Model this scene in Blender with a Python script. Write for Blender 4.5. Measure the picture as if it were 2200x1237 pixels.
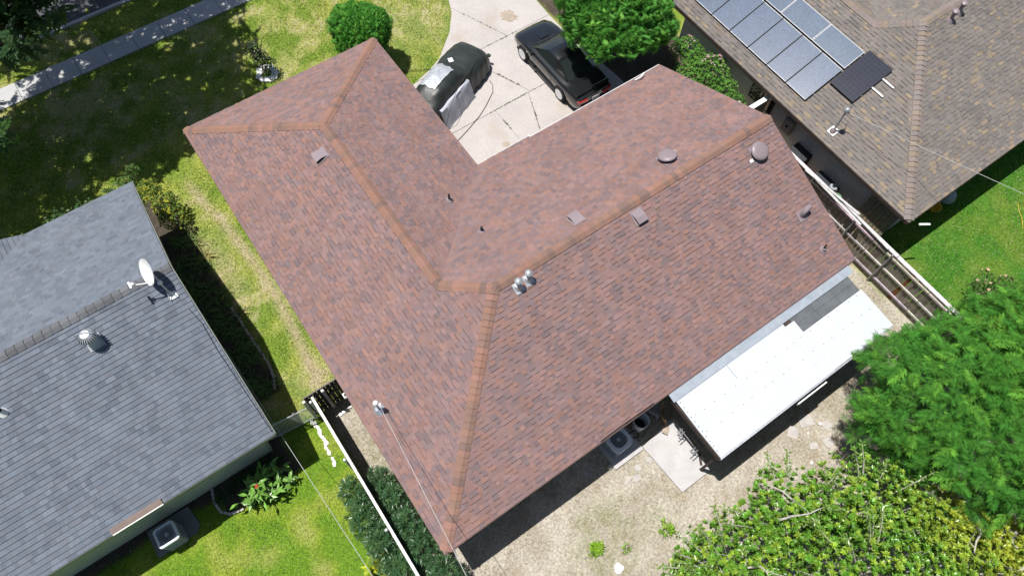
import bpy, bmesh, math, random
import numpy as np
from mathutils import Vector, Matrix

for _o in list(bpy.data.objects):
    bpy.data.objects.remove(_o, do_unlink=True)
SC = bpy.context.scene
COL = SC.collection

# ------------------------------------------------------------------ camera
cam_d = bpy.data.cameras.new("camera")
cam = bpy.data.objects.new("camera", cam_d)
COL.objects.link(cam)
cam_d.sensor_width = 36.0
cam_d.lens = 24.97
cam_d.clip_start = 0.1
cam_d.clip_end = 2000.0
_right = Vector((0.8198665860545964, -0.5722690644653383, 0.0180803464262793))
_down = Vector((-0.5100586469539106, -0.7443577208903467, -0.43101248243644014))
_fwd = Vector((0.2601133555557534, 0.3441506954873738, -0.9021648081445037))
_m = Matrix((_right, -_down, -_fwd)).transposed().to_4x4()
CAMPOS = Vector((0.160, -2.270, 22.905))
_m.translation = CAMPOS
cam.matrix_world = _m
SC.camera = cam

# ------------------------------------------------------------------ sky and sun
SUN_TRAVEL = Vector((0.180, -0.215, -1.0)).normalized()
world = bpy.data.worlds.new("World")
SC.world = world
world.use_nodes = True
_nt = world.node_tree
_bg = _nt.nodes.get("Background") or _nt.nodes.new("ShaderNodeBackground")
_sky = _nt.nodes.new("ShaderNodeTexSky")
_sky.sky_type = 'NISHITA'
_sky.sun_disc = False
_sky.sun_elevation = math.radians(74.3)
_sky.sun_rotation = math.radians(-39.9)
_nt.links.new(_sky.outputs[0], _bg.inputs[0])
_bg.inputs[1].default_value = 0.06
sun_d = bpy.data.lights.new("sun", 'SUN')
sun_d.energy = 4.75
sun_d.angle = math.radians(0.53)
sun_d.color = (1.0, 0.965, 0.91)
sun = bpy.data.objects.new("sun", sun_d)
COL.objects.link(sun)
sun.rotation_euler = SUN_TRAVEL.to_track_quat('-Z', 'Y').to_euler()
sun.location = (-6, 8, 40)

SC.view_settings.view_transform = 'Standard'
SC.view_settings.look = 'None'
SC.view_settings.exposure = 0.42
SC.view_settings.gamma = 1.0
SC.view_settings.use_curve_mapping = False
SC.render.engine = 'CYCLES'

rng = random.Random(7)
nrng = np.random.default_rng(11)

# ------------------------------------------------------------------ helpers
def vnoise(x, y, seed=0):
    x = np.asarray(x, float); y = np.asarray(y, float)
    xi = np.floor(x).astype(np.int64); yi = np.floor(y).astype(np.int64)
    fx = x - xi; fy = y - yi
    fx = fx*fx*(3-2*fx); fy = fy*fy*(3-2*fy)
    def h(a, b):
        n = (a*374761393 + b*668265263 + seed*144269) & 0x7fffffff
        n = ((n ^ (n >> 13))*1274126177) & 0x7fffffff
        return ((n ^ (n >> 16)) & 0xffff)/65535.0
    a = h(xi, yi)*(1-fx) + h(xi+1, yi)*fx
    b = h(xi, yi+1)*(1-fx) + h(xi+1, yi+1)*fx
    return a*(1-fy) + b*fy

def fbm(x, y, seed=0, oc=4):
    s = 0.0; a = 0.5; t = 0.0
    for i in range(oc):
        s = s + a*vnoise(np.asarray(x)*2**i, np.asarray(y)*2**i, seed+i*17); t += a; a *= 0.5
    return s/t

def sstep(a, b, x):
    t = np.clip((np.asarray(x, float)-a)/(b-a), 0, 1)
    return t*t*(3-2*t)

def setcol(me, percorner):
    ca = me.color_attributes.new('col', 'FLOAT_COLOR', 'CORNER')
    a = np.ones((len(percorner), 4), np.float32); a[:, :3] = percorner
    ca.data.foreach_set('color', a.ravel())

def link(name, me, mat=None, parent=None, smooth=False, kind=None):
    if mat is not None and len(me.materials) == 0:
        me.materials.append(mat)
    if smooth:
        me.polygons.foreach_set('use_smooth', np.ones(len(me.polygons), bool))
    o = bpy.data.objects.new(name, me)
    COL.objects.link(o)
    if parent is not None:
        o.parent = parent
    if kind:
        o['kind'] = kind
    return o

def npmesh(name, V, F, fcol=None):
    """V (n,3), F (m,k) int, fcol (m,3) optional."""
    me = bpy.data.meshes.new(name)
    V = np.asarray(V, np.float32); F = np.asarray(F, np.int32)
    k = F.shape[1]
    me.vertices.add(len(V)); me.vertices.foreach_set('co', V.ravel())
    me.loops.add(F.size); me.loops.foreach_set('vertex_index', F.ravel())
    me.polygons.add(len(F)); me.polygons.foreach_set('loop_start', np.arange(0, F.size, k, dtype=np.int32))
    me.update(calc_edges=True)
    if fcol is not None:
        setcol(me, np.repeat(np.asarray(fcol, np.float32), k, axis=0))
    return me

class MB:
    def __init__(self):
        self.v = []; self.f = []; self.c = []
    def face(self, pts, c=None):
        i = len(self.v); self.v += [tuple(p) for p in pts]
        self.f.append(tuple(range(i, i+len(pts)))); self.c.append(c)
    def box(self, c, s, rz=0.0, rot=None, col=None, taper=1.0):
        hx, hy, hz = s[0]/2, s[1]/2, s[2]/2
        R = rot if rot is not None else Matrix.Rotation(rz, 3, 'Z')
        P = []
        for sz in (-1, 1):
            k = taper if sz > 0 else 1.0
            for sx, sy in ((-1, -1), (1, -1), (1, 1), (-1, 1)):
                P.append(Vector(c) + R @ Vector((sx*hx*k, sy*hy*k, sz*hz)))
        i = len(self.v); self.v += [tuple(p) for p in P]
        for q in ((3, 2, 1, 0), (4, 5, 6, 7), (0, 1, 5, 4), (1, 2, 6, 5), (2, 3, 7, 6), (3, 0, 4, 7)):
            self.f.append(tuple(i+j for j in q)); self.c.append(col)
        return self
    def bbox(self, lo, hi, col=None):
        return self.box([(a+b)/2 for a, b in zip(lo, hi)], [b-a for a, b in zip(lo, hi)], col=col)
    def rbox(self, c, s, r, rz=0.0, col=None, n=4, top=0.0):
        """box with rounded vertical corners and a small top chamfer"""
        ring = []
        for qx, qy, a0 in ((1, 1, 0), (-1, 1, 90), (-1, -1, 180), (1, -1, 270)):
            for k in range(n+1):
                a = math.radians(a0+90*k/n)
                ring.append((qx*(s[0]/2-r)+r*math.cos(a), qy*(s[1]/2-r)+r*math.sin(a)))
        ca, sa = math.cos(rz), math.sin(rz)
        def lay(z, k):
            return [(c[0]+(x*ca-y*sa)*k, c[1]+(x*sa+y*ca)*k, z) for x, y in ring]
        rings = [lay(c[2]-s[2]/2, 1)]
        if top > 0:
            rings += [lay(c[2]+s[2]/2-top, 1), lay(c[2]+s[2]/2, 1-2*top/max(s[0], s[1]))]
        else:
            rings += [lay(c[2]+s[2]/2, 1)]
        return self.loft(rings, cap=True, col=col)
    def loft(self, rings, cap=False, closed=True, col=None):
        i = len(self.v); n = len(rings[0])
        for r in rings:
            self.v += [tuple(p) for p in r]
        for a in range(len(rings)-1):
            for b in range(n if closed else n-1):
                b2 = (b+1) % n
                self.f.append((i+a*n+b, i+a*n+b2, i+(a+1)*n+b2, i+(a+1)*n+b)); self.c.append(col)
        if cap:
            self.f.append(tuple(i+b for b in reversed(range(n)))); self.c.append(col)
            self.f.append(tuple(i+(len(rings)-1)*n+b for b in range(n))); self.c.append(col)
        return self
    def tube(self, path, r, n=8, col=None, cap=True):
        P = [Vector(p) for p in path]
        rs = r if isinstance(r, (list, tuple)) else [r]*len(P)
        rings = []; prev = None
        for k, p in enumerate(P):
            d = (P[min(k+1, len(P)-1)]-P[max(k-1, 0)])
            d = d.normalized() if d.length > 1e-9 else Vector((0, 0, 1))
            if prev is None:
                a = d.cross(Vector((0, 0, 1)))
                if a.length < 1e-3: a = d.cross(Vector((1, 0, 0)))
            else:
                a = prev - d*prev.dot(d)
                if a.length < 1e-6: a = d.cross(Vector((0, 0, 1)))
            a.normalize(); prev = a; b = d.cross(a)
            rings.append([p + (a*math.cos(t)+b*math.sin(t))*rs[k] for t in [2*math.pi*q/n for q in range(n)]])
        return self.loft(rings, cap=cap, col=col)
    def lathe(self, prof, c=(0, 0, 0), n=20, rot=None, col=None):
        rings = []
        R = rot if rot is not None else Matrix.Identity(3)
        for r, z in prof:
            rings.append([Vector(c)+R @ Vector((max(r, 1e-4)*math.cos(2*math.pi*q/n), max(r, 1e-4)*math.sin(2*math.pi*q/n), z)) for q in range(n)])
        return self.loft(rings, cap=True, col=col)
    def prism(self, poly, z0, z1, col=None):
        return self.loft([[(x, y, z0) for x, y in poly], [(x, y, z1) for x, y in poly]], cap=True, col=col)
    def mesh(self, name):
        me = bpy.data.meshes.new(name)
        me.from_pydata(self.v, [], self.f); me.update()
        if any(c is not None for c in self.c):
            cc = []
            for f, c in zip(self.f, self.c):
                cc += [c if c is not None else (0.5, 0.5, 0.5)]*len(f)
            setcol(me, np.array(cc, np.float32))
        return me
    def build(self, name, mat, parent=None, smooth=False, kind=None):
        me = self.mesh(name)
        bm = bmesh.new(); bm.from_mesh(me)
        bmesh.ops.recalc_face_normals(bm, faces=bm.faces)
        bm.to_mesh(me); bm.free()
        o = link(name, me, mat, parent, False, kind)
        if smooth:
            me.polygons.foreach_set('use_smooth', np.ones(len(me.polygons), bool))
            try:
                me.set_sharp_from_angle(angle=math.radians(38))
            except Exception:
                pass
        return o

def thing(name, label, cat, loc=(0, 0, 0), rz=0.0, group=None):
    o = bpy.data.objects.new(name, None)
    o.empty_display_size = 0.2
    COL.objects.link(o)
    o.location = loc; o.rotation_euler = (0, 0, rz)
    o['label'] = label; o['category'] = cat
    if group: o['group'] = group
    return o

def tag(o, label, cat, group=None):
    o['label'] = label; o['category'] = cat
    if group: o['group'] = group
    return o

def dup(root, loc=None, rz=None, label=None):
    r = root.copy(); COL.objects.link(r)
    if loc is not None: r.location = loc
    if rz is not None: r.rotation_euler = (0, 0, rz)
    if label: r['label'] = label
    for ch in list(root.children):
        c = ch.copy(); COL.objects.link(c); c.parent = r
        for g in list(ch.children):
            d = g.copy(); COL.objects.link(d); d.parent = c
    return r

# ------------------------------------------------------------------ materials
def mat(name, col=None, rough=0.8, spec=0.3, metal=0.0, n1=None, n2=None, bump=None, trans=0.0,
        coat=0.0, tint=None, obj_random=0.0):
    m = bpy.data.materials.new(name); m.use_nodes = True
    nt = m.node_tree; N = nt.nodes; L = nt.links
    bs = N["Principled BSDF"]
    geo = N.new("ShaderNodeNewGeometry")
    if col is None:
        at = N.new("ShaderNodeAttribute"); at.attribute_name = 'col'; src = at.outputs['Color']
    else:
        rgb = N.new("ShaderNodeRGB"); rgb.outputs[0].default_value = (*col, 1); src = rgb.outputs[0]
    for nz in (n1, n2):
        if not nz: continue
        t = N.new("ShaderNodeTexNoise"); t.inputs['Scale'].default_value = nz[0]; t.inputs['Detail'].default_value = 5
        L.new(geo.outputs['Position'], t.inputs['Vector'])
        mr = N.new("ShaderNodeMapRange")
        mr.inputs['From Min'].default_value = 0.3; mr.inputs['From Max'].default_value = 0.7
        mr.inputs['To Min'].default_value = 1-nz[1]; mr.inputs['To Max'].default_value = 1+nz[1]
        L.new(t.outputs['Fac'], mr.inputs['Value'])
        mx = N.new("ShaderNodeVectorMath"); mx.operation = 'SCALE'
        L.new(src, mx.inputs[0]); L.new(mr.outputs['Result'], mx.inputs['Scale']); src = mx.outputs[0]
    if tint:
        t = N.new("ShaderNodeTexNoise"); t.inputs['Scale'].default_value = tint[0]; t.inputs['Detail'].default_value = 6
        t.inputs['Roughness'].default_value = 0.65
        L.new(geo.outputs['Position'], t.inputs['Vector'])
        cr = N.new("ShaderNodeMapRange"); cr.inputs['From Min'].default_value = tint[1]; cr.inputs['From Max'].default_value = tint[2]
        L.new(t.outputs['Fac'], cr.inputs['Value'])
        mm = N.new("ShaderNodeMix"); mm.data_type = 'RGBA'
        L.new(cr.outputs['Result'], mm.inputs[0]); L.new(src, mm.inputs[6])
        mm.inputs[7].default_value = (*tint[3], 1); src = mm.outputs[2]
    L.new(src, bs.inputs['Base Color'])
    bs.inputs['Roughness'].default_value = rough
    bs.inputs['Metallic'].default_value = metal
    bs.inputs['Specular IOR Level'].default_value = spec
    if coat:
        bs.inputs['Coat Weight'].default_value = coat; bs.inputs['Coat Roughness'].default_value = 0.03
    if bump:
        t = N.new("ShaderNodeTexNoise"); t.inputs['Scale'].default_value = bump[0]; t.inputs['Detail'].default_value = 4
        L.new(geo.outputs['Position'], t.inputs['Vector'])
        b = N.new("ShaderNodeBump"); b.inputs['Strength'].default_value = bump[1]; b.inputs['Distance'].default_value = bump[2]
        L.new(t.outputs['Fac'], b.inputs['Height']); L.new(b.outputs['Normal'], bs.inputs['Normal'])
    if trans > 0:
        tr = N.new("ShaderNodeBsdfTranslucent")
        hs = N.new("ShaderNodeVectorMath"); hs.operation = 'MULTIPLY'; hs.inputs[1].default_value = (1.15, 1.25, 0.6)
        L.new(src, hs.inputs[0]); L.new(hs.outputs[0], tr.inputs['Color'])
        ms = N.new("ShaderNodeMixShader"); ms.inputs[0].default_value = trans
        L.new(bs.outputs[0], ms.inputs[1]); L.new(tr.outputs[0], ms.inputs[2])
        L.new(ms.outputs[0], N["Material Output"].inputs[0])
    return m

M = {}
M['shingle'] = mat('shingle', None, 0.92, 0.25, n1=(70, 0.26), n2=(1.1, 0.08), bump=(120, 0.5, 0.004))
M['deck'] = mat('roof_underlay', (0.05, 0.045, 0.045), 0.95)
M['white_paint'] = mat('white_paint', (0.78, 0.78, 0.76), 0.5, n1=(3, .05), bump=(30, .1, .003))
M['brown_paint'] = mat('brown_paint', (0.13, 0.075, 0.06), 0.55, n1=(4, .1))
M['green_siding'] = mat('pale_green_siding', (0.42, 0.46, 0.38), 0.7, n1=(3, .08), bump=(20, .2, .004))
M['stucco'] = mat('cream_wall', (0.55, 0.5, 0.43), 0.8, n1=(5, .08), bump=(40, .3, .004))
M['concrete'] = mat('driveway_concrete', (0.405, 0.375, 0.36), 0.85, n1=(0.8, .07), n2=(14, .07), bump=(60, .3, .003),
                    tint=(0.55, .56, .74, (0.36, .31, .26)))
M['sidewalk'] = mat('sidewalk_concrete', (0.40, 0.40, 0.40), 0.85, n1=(1.2, .07), n2=(25, .06), bump=(60, .3, .003))
M['slabconc'] = mat('pale_concrete', (0.435, 0.42, 0.42), 0.85, n1=(2.2, .08), n2=(18, .06), bump=(60, .3, .003))
M['asphalt'] = mat('asphalt', (0.075, 0.078, 0.085), 0.9, n1=(0.7, .12), n2=(40, .2), bump=(90, .5, .005))
M['metal_white'] = mat('white_sheet_metal', (0.475, 0.50, 0.54), 0.5, n1=(1.3, .03), n2=(7, .03))
M['galv'] = mat('galvanised_metal', (0.46, 0.48, 0.51), 0.45, 0.5, 0.6, n1=(9, .18), bump=(30, .1, .003))
M['zinc'] = mat('flashing_metal', (0.33, 0.37, 0.42), 0.5, 0.4, 0.2, n1=(5, .1))
M['vent_brown'] = mat('vent_brown', (0.23, 0.185, 0.20), 0.42, 0.5, n1=(8, .05))
M['chrome'] = mat('chrome', (0.80, 0.81, 0.83), 0.25, 0.5, 0.35)
M['black'] = mat('black_plastic', (0.015, 0.015, 0.016), 0.6)
M['rubber'] = mat('rubber', (0.02, 0.02, 0.02), 0.8)
M['carpaint'] = mat('black_car_paint', (0.010, 0.011, 0.013), 0.22, 0.5, coat=1.0)
M['glass'] = mat('dark_glass', (0.02, 0.026, 0.026), 0.06, 0.6, coat=0.6)
M['red_lens'] = mat('red_lens', (0.32, 0.015, 0.02), 0.2, 0.5, coat=.6)
M['dullwhite'] = mat('dull_white', (0.72, 0.72, 0.71), 0.6, n1=(12, .06))
M['tarp'] = mat('dark_green_tarp', (0.022, 0.027, 0.026), 0.45, 0.5, n1=(2.5, .2), bump=(7, .4, .02))
M['silver'] = mat('silver_foil', (0.36, 0.38, 0.42), 0.5, 0.5, 0.2, n1=(7, .22), n2=(22, .15), bump=(16, .8, .02))
M['wrap'] = mat('white_plastic_wrap', (0.42, 0.44, 0.50), 0.4, 0.5, n1=(2.5, .1), bump=(9, .5, .02))
M['wood_grey'] = mat('weathered_wood', None, 0.85, n1=(7, .22), n2=(45, .2), bump=(40, .4, .006))
M['wood'] = mat('bare_wood', (0.40, 0.29, 0.19), 0.8, n1=(9, .2), n2=(50, .15))
M['wood_dark'] = mat('dark_wood', (0.055, 0.04, 0.035), 0.8, n1=(9, .25))
M['pole_metal'] = mat('grey_post_metal', (0.30, 0.32, 0.32), 0.5, 0.5, 0.5, n1=(10, .2))
M['leaf'] = mat('leaf', None, 0.6, 0.18, n1=(6, .12), trans=0.25)
M['leaf_gloss'] = mat('glossy_leaf', None, 0.34, 0.5, n1=(7, .12), trans=0.14)
M['leaf_feather'] = mat('feathery_leaf', None, 0.75, 0.10, n1=(6, .15), trans=0.14)
M['gutter_paint'] = mat('gutter_paint', (0.52, 0.52, 0.52), 0.5, n1=(3, .08))
M['grass'] = mat('grass_blade', None, 0.7, 0.2, trans=0.25)
M['bark'] = mat('bark', (0.17, 0.14, 0.115), 0.9, n1=(12, .3), bump=(25, .7, .02))
M['bark_pale'] = mat('pale_bark', (0.42, 0.39, 0.35), 0.9, n1=(14, .25), bump=(25, .6, .01))
M['stone_white'] = mat('white_stone', (0.80, 0.80, 0.79), 0.7, n1=(15, .08), bump=(20, .6, .01))
M['stone'] = mat('pale_flagstone', (0.40, 0.375, 0.355), 0.85, n1=(6, .12), n2=(30, .08), bump=(30, .4, .006))
M['cable'] = mat('pale_cable', (0.42, 0.42, 0.41), 0.6)
M['cable_black'] = mat('black_cable', (0.02, 0.02, 0.02), 0.6)
M['ac_grey'] = mat('condenser_grey', (0.30, 0.32, 0.34), 0.5, 0.4, n1=(6, .06))
M['ac_light'] = mat('condenser_light', (0.62, 0.66, 0.70), 0.45, 0.4)
M['ac_dark'] = mat('condenser_dark', (0.035, 0.04, 0.045), 0.6)
M['flower'] = mat('flower', None, 0.6, 0.2, trans=.2)
M['paint'] = mat('painted', None, 0.55, 0.35, n1=(8, .06))
# ------------------------------------------------------------------ ground
def lerp(a, b, t):
    t = np.asarray(t)[..., None]
    return np.asarray(a)*(1-t) + np.asarray(b)*t

def inrect(x, y, x0, x1, y0, y1, soft=0.12, seed=3):
    w = (fbm(x*1.7, y*1.7, seed, 3)-.5)*0.5*min(1, soft*6)
    return (sstep(x0-soft, x0+soft, x+w)*(1-sstep(x1-soft, x1+soft, x+w))
            * sstep(y0-soft, y0+soft, y+w)*(1-sstep(y1-soft, y1+soft, y+w)))

DRIVE = [(7.0, 9.6), (16.0, 9.6), (16.0, 12.0), (15.7, 14.5), (15.66, 16.2), (15.72, 17.5), (15.75, 24.4), (12.6, 24.4), (12.55, 19.7),
         (12.2, 18.85), (11.5, 17.95), (10.35, 16.95), (9.7, 16.65), (8.2, 16.2), (7.0, 15.9)]

def inpoly(x, y, poly):
    x = np.asarray(x); y = np.asarray(y)
    r = np.zeros(x.shape, bool); n = len(poly)
    for i in range(n):
        x0, y0 = poly[i]; x1, y1 = poly[(i+1) % n]
        if y0 == y1: continue
        c = ((y0 > y) != (y1 > y)) & (x < (x1-x0)*(y-y0)/(y1-y0)+x0)
        r ^= c
    return r

STRAW = (0.43, 0.39, 0.185); STRAW2 = (0.53, 0.48, 0.30)
def ground_fields(x, y):
    """returns soil/turf colour, blade colour, blade density 0..1"""
    x = np.asarray(x, float); y = np.asarray(y, float)
    big = fbm(x*0.45, y*0.45, 5, 4); mid = fbm(x*1.6, y*1.6, 9, 4); fine = fbm(x*6, y*6, 21, 3)
    # front lawn
    dry = sstep(.50, .72, big*.55 + mid*.45 + (fine-.5)*.35)
    # more straw towards the open middle of the front lawn
    dry = np.clip(dry + .55*np.exp(-(((x-5.4)/1.9)**2+((y-21.6)/1.9)**2))*sstep(.35, .6, mid) + .35*np.exp(-(((x-10.8)/2.2)**2+((y-19.2)/1.6)**2)), 0, 1)
    # trodden track beside the house
    tx = -0.42 + 0.12*np.sin(y*0.7) - np.clip(y-14.5, 0, 9)*0.16
    track = .8*np.exp(-((x-tx)/0.17)**2)*sstep(6.6, 7.5, y)*(1-sstep(16.3, 17.6, y))*(.55+.7*fine)
    mess = np.exp(-(((x+1.35)/0.42)**2+((y-12.9)/1.5)**2))*(.4+fine)*.55 + np.exp(-(((x+.5)/0.8)**2+((y-7.4)/.7)**2))*.6*(.3+fine)
    bare = np.exp(-(((x-.4)/.5)**2+((y-19.8)/2.2)**2))*.8
    dry = np.clip(dry*.78 + track + mess + bare*.5, 0, 1)
    lush = np.asarray((0.195, 0.295, 0.042)); lush2 = np.asarray((0.345, 0.390, 0.075))
    turf = lerp(lush, lush2, sstep(.3, .7, mid))
    c = lerp(turf, lerp(STRAW, STRAW2, fine), dry)
    den = 1.0 - .45*dry
    soil = lerp(c*0.72, np.asarray((0.33, 0.265, 0.185)), np.clip(track*1.0+mess*.5, 0, 1)*.8)
    def put(mask, col, dn, sl=None):
        nonlocal c, den, soil
        c = lerp(c, 0, 0*mask) * (1-mask[..., None]) + np.asarray(col)*mask[..., None]
        soil = soil*(1-mask[..., None]) + np.asarray(sl if sl is not None else col)*mask[..., None]
        den = den*(1-mask) + dn*mask
    # neighbour's back lawn (left, bottom)
    m = inrect(x, y, -30, -0.95, -30, 6.4, .08)
    d2 = sstep(.5, .78, big*.5+mid*.5)*.55
    g = lerp(np.asarray((0.155, 0.285, 0.024)), np.asarray((0.265, 0.355, 0.038)), sstep(.35, .65, mid))
    put(m, lerp(g, STRAW, d2*.55), 1.0, lerp(g, STRAW, d2)*.75)
    # neighbour's lawn on the right
    m = inrect(x, y, 17.7, 60, -40, 1.2, .08)
    g = lerp(np.asarray((0.075, 0.230, 0.025)), np.asarray((0.155, 0.270, 0.036)), sstep(.35, .7, mid*.6+big*.4))
    put(m, lerp(g, STRAW, sstep(.62, .82, mid)*.35), 1.0, g*.7)
    # dry back yard
    m = inrect(x, y, -0.9, 17.6, -40, 6.35, .06)
    tan = lerp(np.asarray((0.325, 0.29, 0.235)), np.asarray((0.405, 0.37, 0.315)), sstep(.3, .7, mid))
    tan = lerp(tan, np.asarray((0.27, 0.205, 0.14)), sstep(.55, .8, fine)*.6)
    gp = (np.exp(-(((x-4.75)/.65)**2+((y+1.9)/.55)**2))*1.1+np.exp(-(((x-3.7)/.9)**2+((y+2.6)/.6)**2))*.6+np.exp(-(((x-4.1)/.4)**2+((y+1.35)/.35)**2))*.8+np.exp(-(((x-5.9)/.5)**2+((y+2.3)/.6)**2))*.5
          + sstep(.55, .75, big)*.25 + np.exp(-(((x-16.4)/.7)**2+((y+1.2)/1.3)**2))*.75 + np.exp(-(((x+.1)/.45)**2+((y-3.2)/2.0)**2))*.35)
    gp = np.clip(gp*sstep(.36, .60, fine*.5+mid*.5)*1.7, 0, 1)
    put(m, lerp(tan*1.08, np.asarray((0.135, 0.21, 0.045)), gp), .25, lerp(tan, np.asarray((0.20, 0.20, 0.10)), gp*.5))
    den = np.where(m > .5, .62+.38*gp, den)
    # paving-coloured ground in the side passage and under the shade tree
    m = inrect(x, y, 15.9, 19.3, 0.3, 8.6, .05)
    put(m, lerp(np.asarray((0.34, 0.31, 0.28)), np.asarray((0.36, 0.27, 0.17)), sstep(.4, .7, mid)), .0)
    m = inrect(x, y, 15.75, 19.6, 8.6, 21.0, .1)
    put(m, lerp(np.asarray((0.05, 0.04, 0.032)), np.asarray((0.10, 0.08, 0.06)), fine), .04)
    # planting beds by the grey house
    mulch = lerp(np.asarray((0.05, 0.04, 0.032)), np.asarray((0.085, 0.07, 0.055)), fine)
    m = inrect(x, y, -3.4, -1.72, 7.7, 16.6, .06); put(m, mulch, .05)
    m = inrect(x, y, -6.6, -2.2, 15.4, 17.3, .1); put(m, mulch, .05)
    m = inrect(x, y, -4.95, -2.4, 5.0, 6.5, .06); put(m, mulch, .03)
    m = inrect(x, y, -14, -4.95, 5.75, 6.5, .06); put(m, mulch, .05)
    # straw edge of the lawn by the driveway
    return soil, c, np.clip(den, 0, 1)

gx = np.arange(-16, 38.01, 0.16); gy = np.arange(-16, 36.01, 0.16)
XX, YY = np.meshgrid(gx, gy)
soil, _, _ = ground_fields(XX.ravel(), YY.ravel())
ZZ = (fbm(XX.ravel()*1.3, YY.ravel()*1.3, 40, 3)-.5)*.018
GV = np.stack([XX.ravel(), YY.ravel(), ZZ], 1)
nx_, ny_ = len(gx), len(gy)
ii = (np.arange(ny_-1)[:, None]*nx_ + np.arange(nx_-1)[None]).ravel()
GF = np.stack([ii, ii+1, ii+nx_+1, ii+nx_], 1)
# far skirt out to the horizon
R_ = 900.0
base = len(GV)
skirt = np.array([(gx[0], gy[0], 0), (gx[-1], gy[0], 0), (gx[-1], gy[-1], 0), (gx[0], gy[-1], 0),
                  (-R_, -R_, 0), (R_, -R_, 0), (R_, R_, 0), (-R_, R_, 0)], float)
skirt[:, 2] = -0.012
GV = np.vstack([GV, skirt])
GF = np.vstack([GF, [[base+4, base+5, base+1, base], [base+5, base+6, base+2, base+1], [base+6, base+7, base+3, base+2], [base+7, base+4, base, base+3]]])
M['ground'] = mat('soil_and_turf', None, 0.95, 0.1, n1=(11, .28), n2=(34, .38), bump=(30, .8, .03))
me = npmesh('ground', GV, GF)
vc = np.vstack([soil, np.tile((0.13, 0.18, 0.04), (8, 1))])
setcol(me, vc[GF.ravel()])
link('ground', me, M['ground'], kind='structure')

# grass blades
def blades(n, x0, x1, y0, y1, hmin, hmax, w, keep=None, seed=1):
    r = np.random.default_rng(seed)
    x = r.uniform(x0, x1, n); y = r.uniform(y0, y1, n)
    _, c, d = ground_fields(x, y)
    k = r.random(n) < d
    k &= ~inpoly(x, y, DRIVE)
    if keep is not None: k &= keep(x, y)
    x, y, c = x[k], y[k], c[k]; n = len(x)
    h = r.uniform(hmin, hmax, n); a = r.uniform(0, 6.283, n); lean = r.uniform(.25, 1.1, n)*h; b = r.uniform(0, 6.283, n)
    ww = w*r.uniform(.7, 1.4, n)
    V = np.zeros((n, 3, 3))
    V[:, 0] = np.stack([x-np.cos(a)*ww, y-np.sin(a)*ww, np.full(n, -.005)], 1)
    V[:, 1] = np.stack([x+np.cos(a)*ww, y+np.sin(a)*ww, np.full(n, -.005)], 1)
    V[:, 2] = np.stack([x+np.cos(b)*lean, y+np.sin(b)*lean, h], 1)
    spk = .62+.85*vnoise(x*14, y*14, 5)
    c = c*spk[:, None]*r.uniform(.75, 1.32, (n, 1))*(1+r.normal(0, .06, (n, 3)))
    strw = r.random(n) < .17
    c[strw] = np.asarray(STRAW2)*r.uniform(.8, 1.25, (strw.sum(), 1))
    return V.reshape(-1, 3), np.clip(c, .005, .9)

def grass(name, label, *args, **kw):
    V, c = blades(*args, **kw)
    F = np.arange(len(V)).reshape(-1, 3)
    o = link(name, npmesh(name, V, F, c), M['grass'], kind='stuff')
    o['label'] = label; o['category'] = 'grass'

grass('lawn_grass', 'patchy yellow green grass of the front lawn and side strip', 300000, -8, 15.6, 6.3, 27.2, .03, .08, .014,
      keep=lambda x, y: ~((y > 24.38) & (y < 25.52)) & ~((x > .6) & (x < 7.2) & (y < 16.6)) & ~((x < -2.9) & (y < 15.5)) & ~((x > 7) & (y < 15.5)), seed=2)
grass('lawn_grass', 'mown green back lawn beside the grey roofed house', 75000, -9, -0.95, -1.5, 6.3, .025, .055, .010, seed=3)
grass('lawn_grass', 'green lawn behind the brown roofed house', 60000, 17.75, 28, -5, 1.0, .03, .06, .011, seed=4)
grass('dry_grass', 'sparse dry grass and weeds on the tan back yard', 230000, -0.85, 17.5, -7.5, 6.2, .015, .045, .011,
      keep=lambda x, y: ~((x > .5) & (y > .4)), seed=5)

# street, kerb, verge, sidewalk
b = MB(); b.bbox((-60, 27.40, -.05), (60, 36, .006)); b.build('street', M['asphalt'], kind='structure')
b = MB(); b.bbox((-60, 27.24, -.05), (60, 27.40, .10)); b.build('kerb', M['sidewalk'], kind='structure')
sw = MB(); sw.bbox((-60, 24.42, -.08), (60, 25.48, .008)); sw = sw.build('sidewalk', M['deck'], kind='structure')
jx = [-5.9, -4.68, -3.46, -2.27, -1.05, .19, 1.40, 2.69, 4.0, 5.25, 6.5, 7.7]
for a, c_ in zip(jx[:-1], jx[1:]):
    q = MB(); hz = rng.uniform(.018, .03)
    q.bbox((a+.009, 24.40, 0), (c_-.009, 25.49, hz+.03)); q.build('sidewalk_slab', M['sidewalk'], sw)

# driveway: broken concrete panels with weedy joints
dv = MB(); dv.prism(DRIVE, -.06, .004); dv = dv.build('driveway', M['deck'], kind='structure')
def clip_half(poly, px, py, nx, ny):
    out = []
    n = len(poly)
    for i in range(n):
        a = poly[i]; b2 = poly[(i+1) % n]
        da = (a[0]-px)*nx+(a[1]-py)*ny; db = (b2[0]-px)*nx+(b2[1]-py)*ny
        if da >= 0: out.append(a)
        if (da >= 0) != (db >= 0):
            t = da/(da-db); out.append((a[0]+(b2[0]-a[0])*t, a[1]+(b2[1]-a[1])*t))
    return out
def split(poly, p, q, gap=.009):
    dx, dy = q[0]-p[0], q[1]-p[1]; l = math.hypot(dx, dy); nx, ny = -dy/l, dx/l
    return (clip_half(poly, p[0]+nx*gap, p[1]+ny*gap, nx, ny), clip_half(poly, p[0]-nx*gap, p[1]-ny*gap, -nx, -ny))
up_, low = split(DRIVE, (7, 13.37), (16, 13.37), .010)
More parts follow.
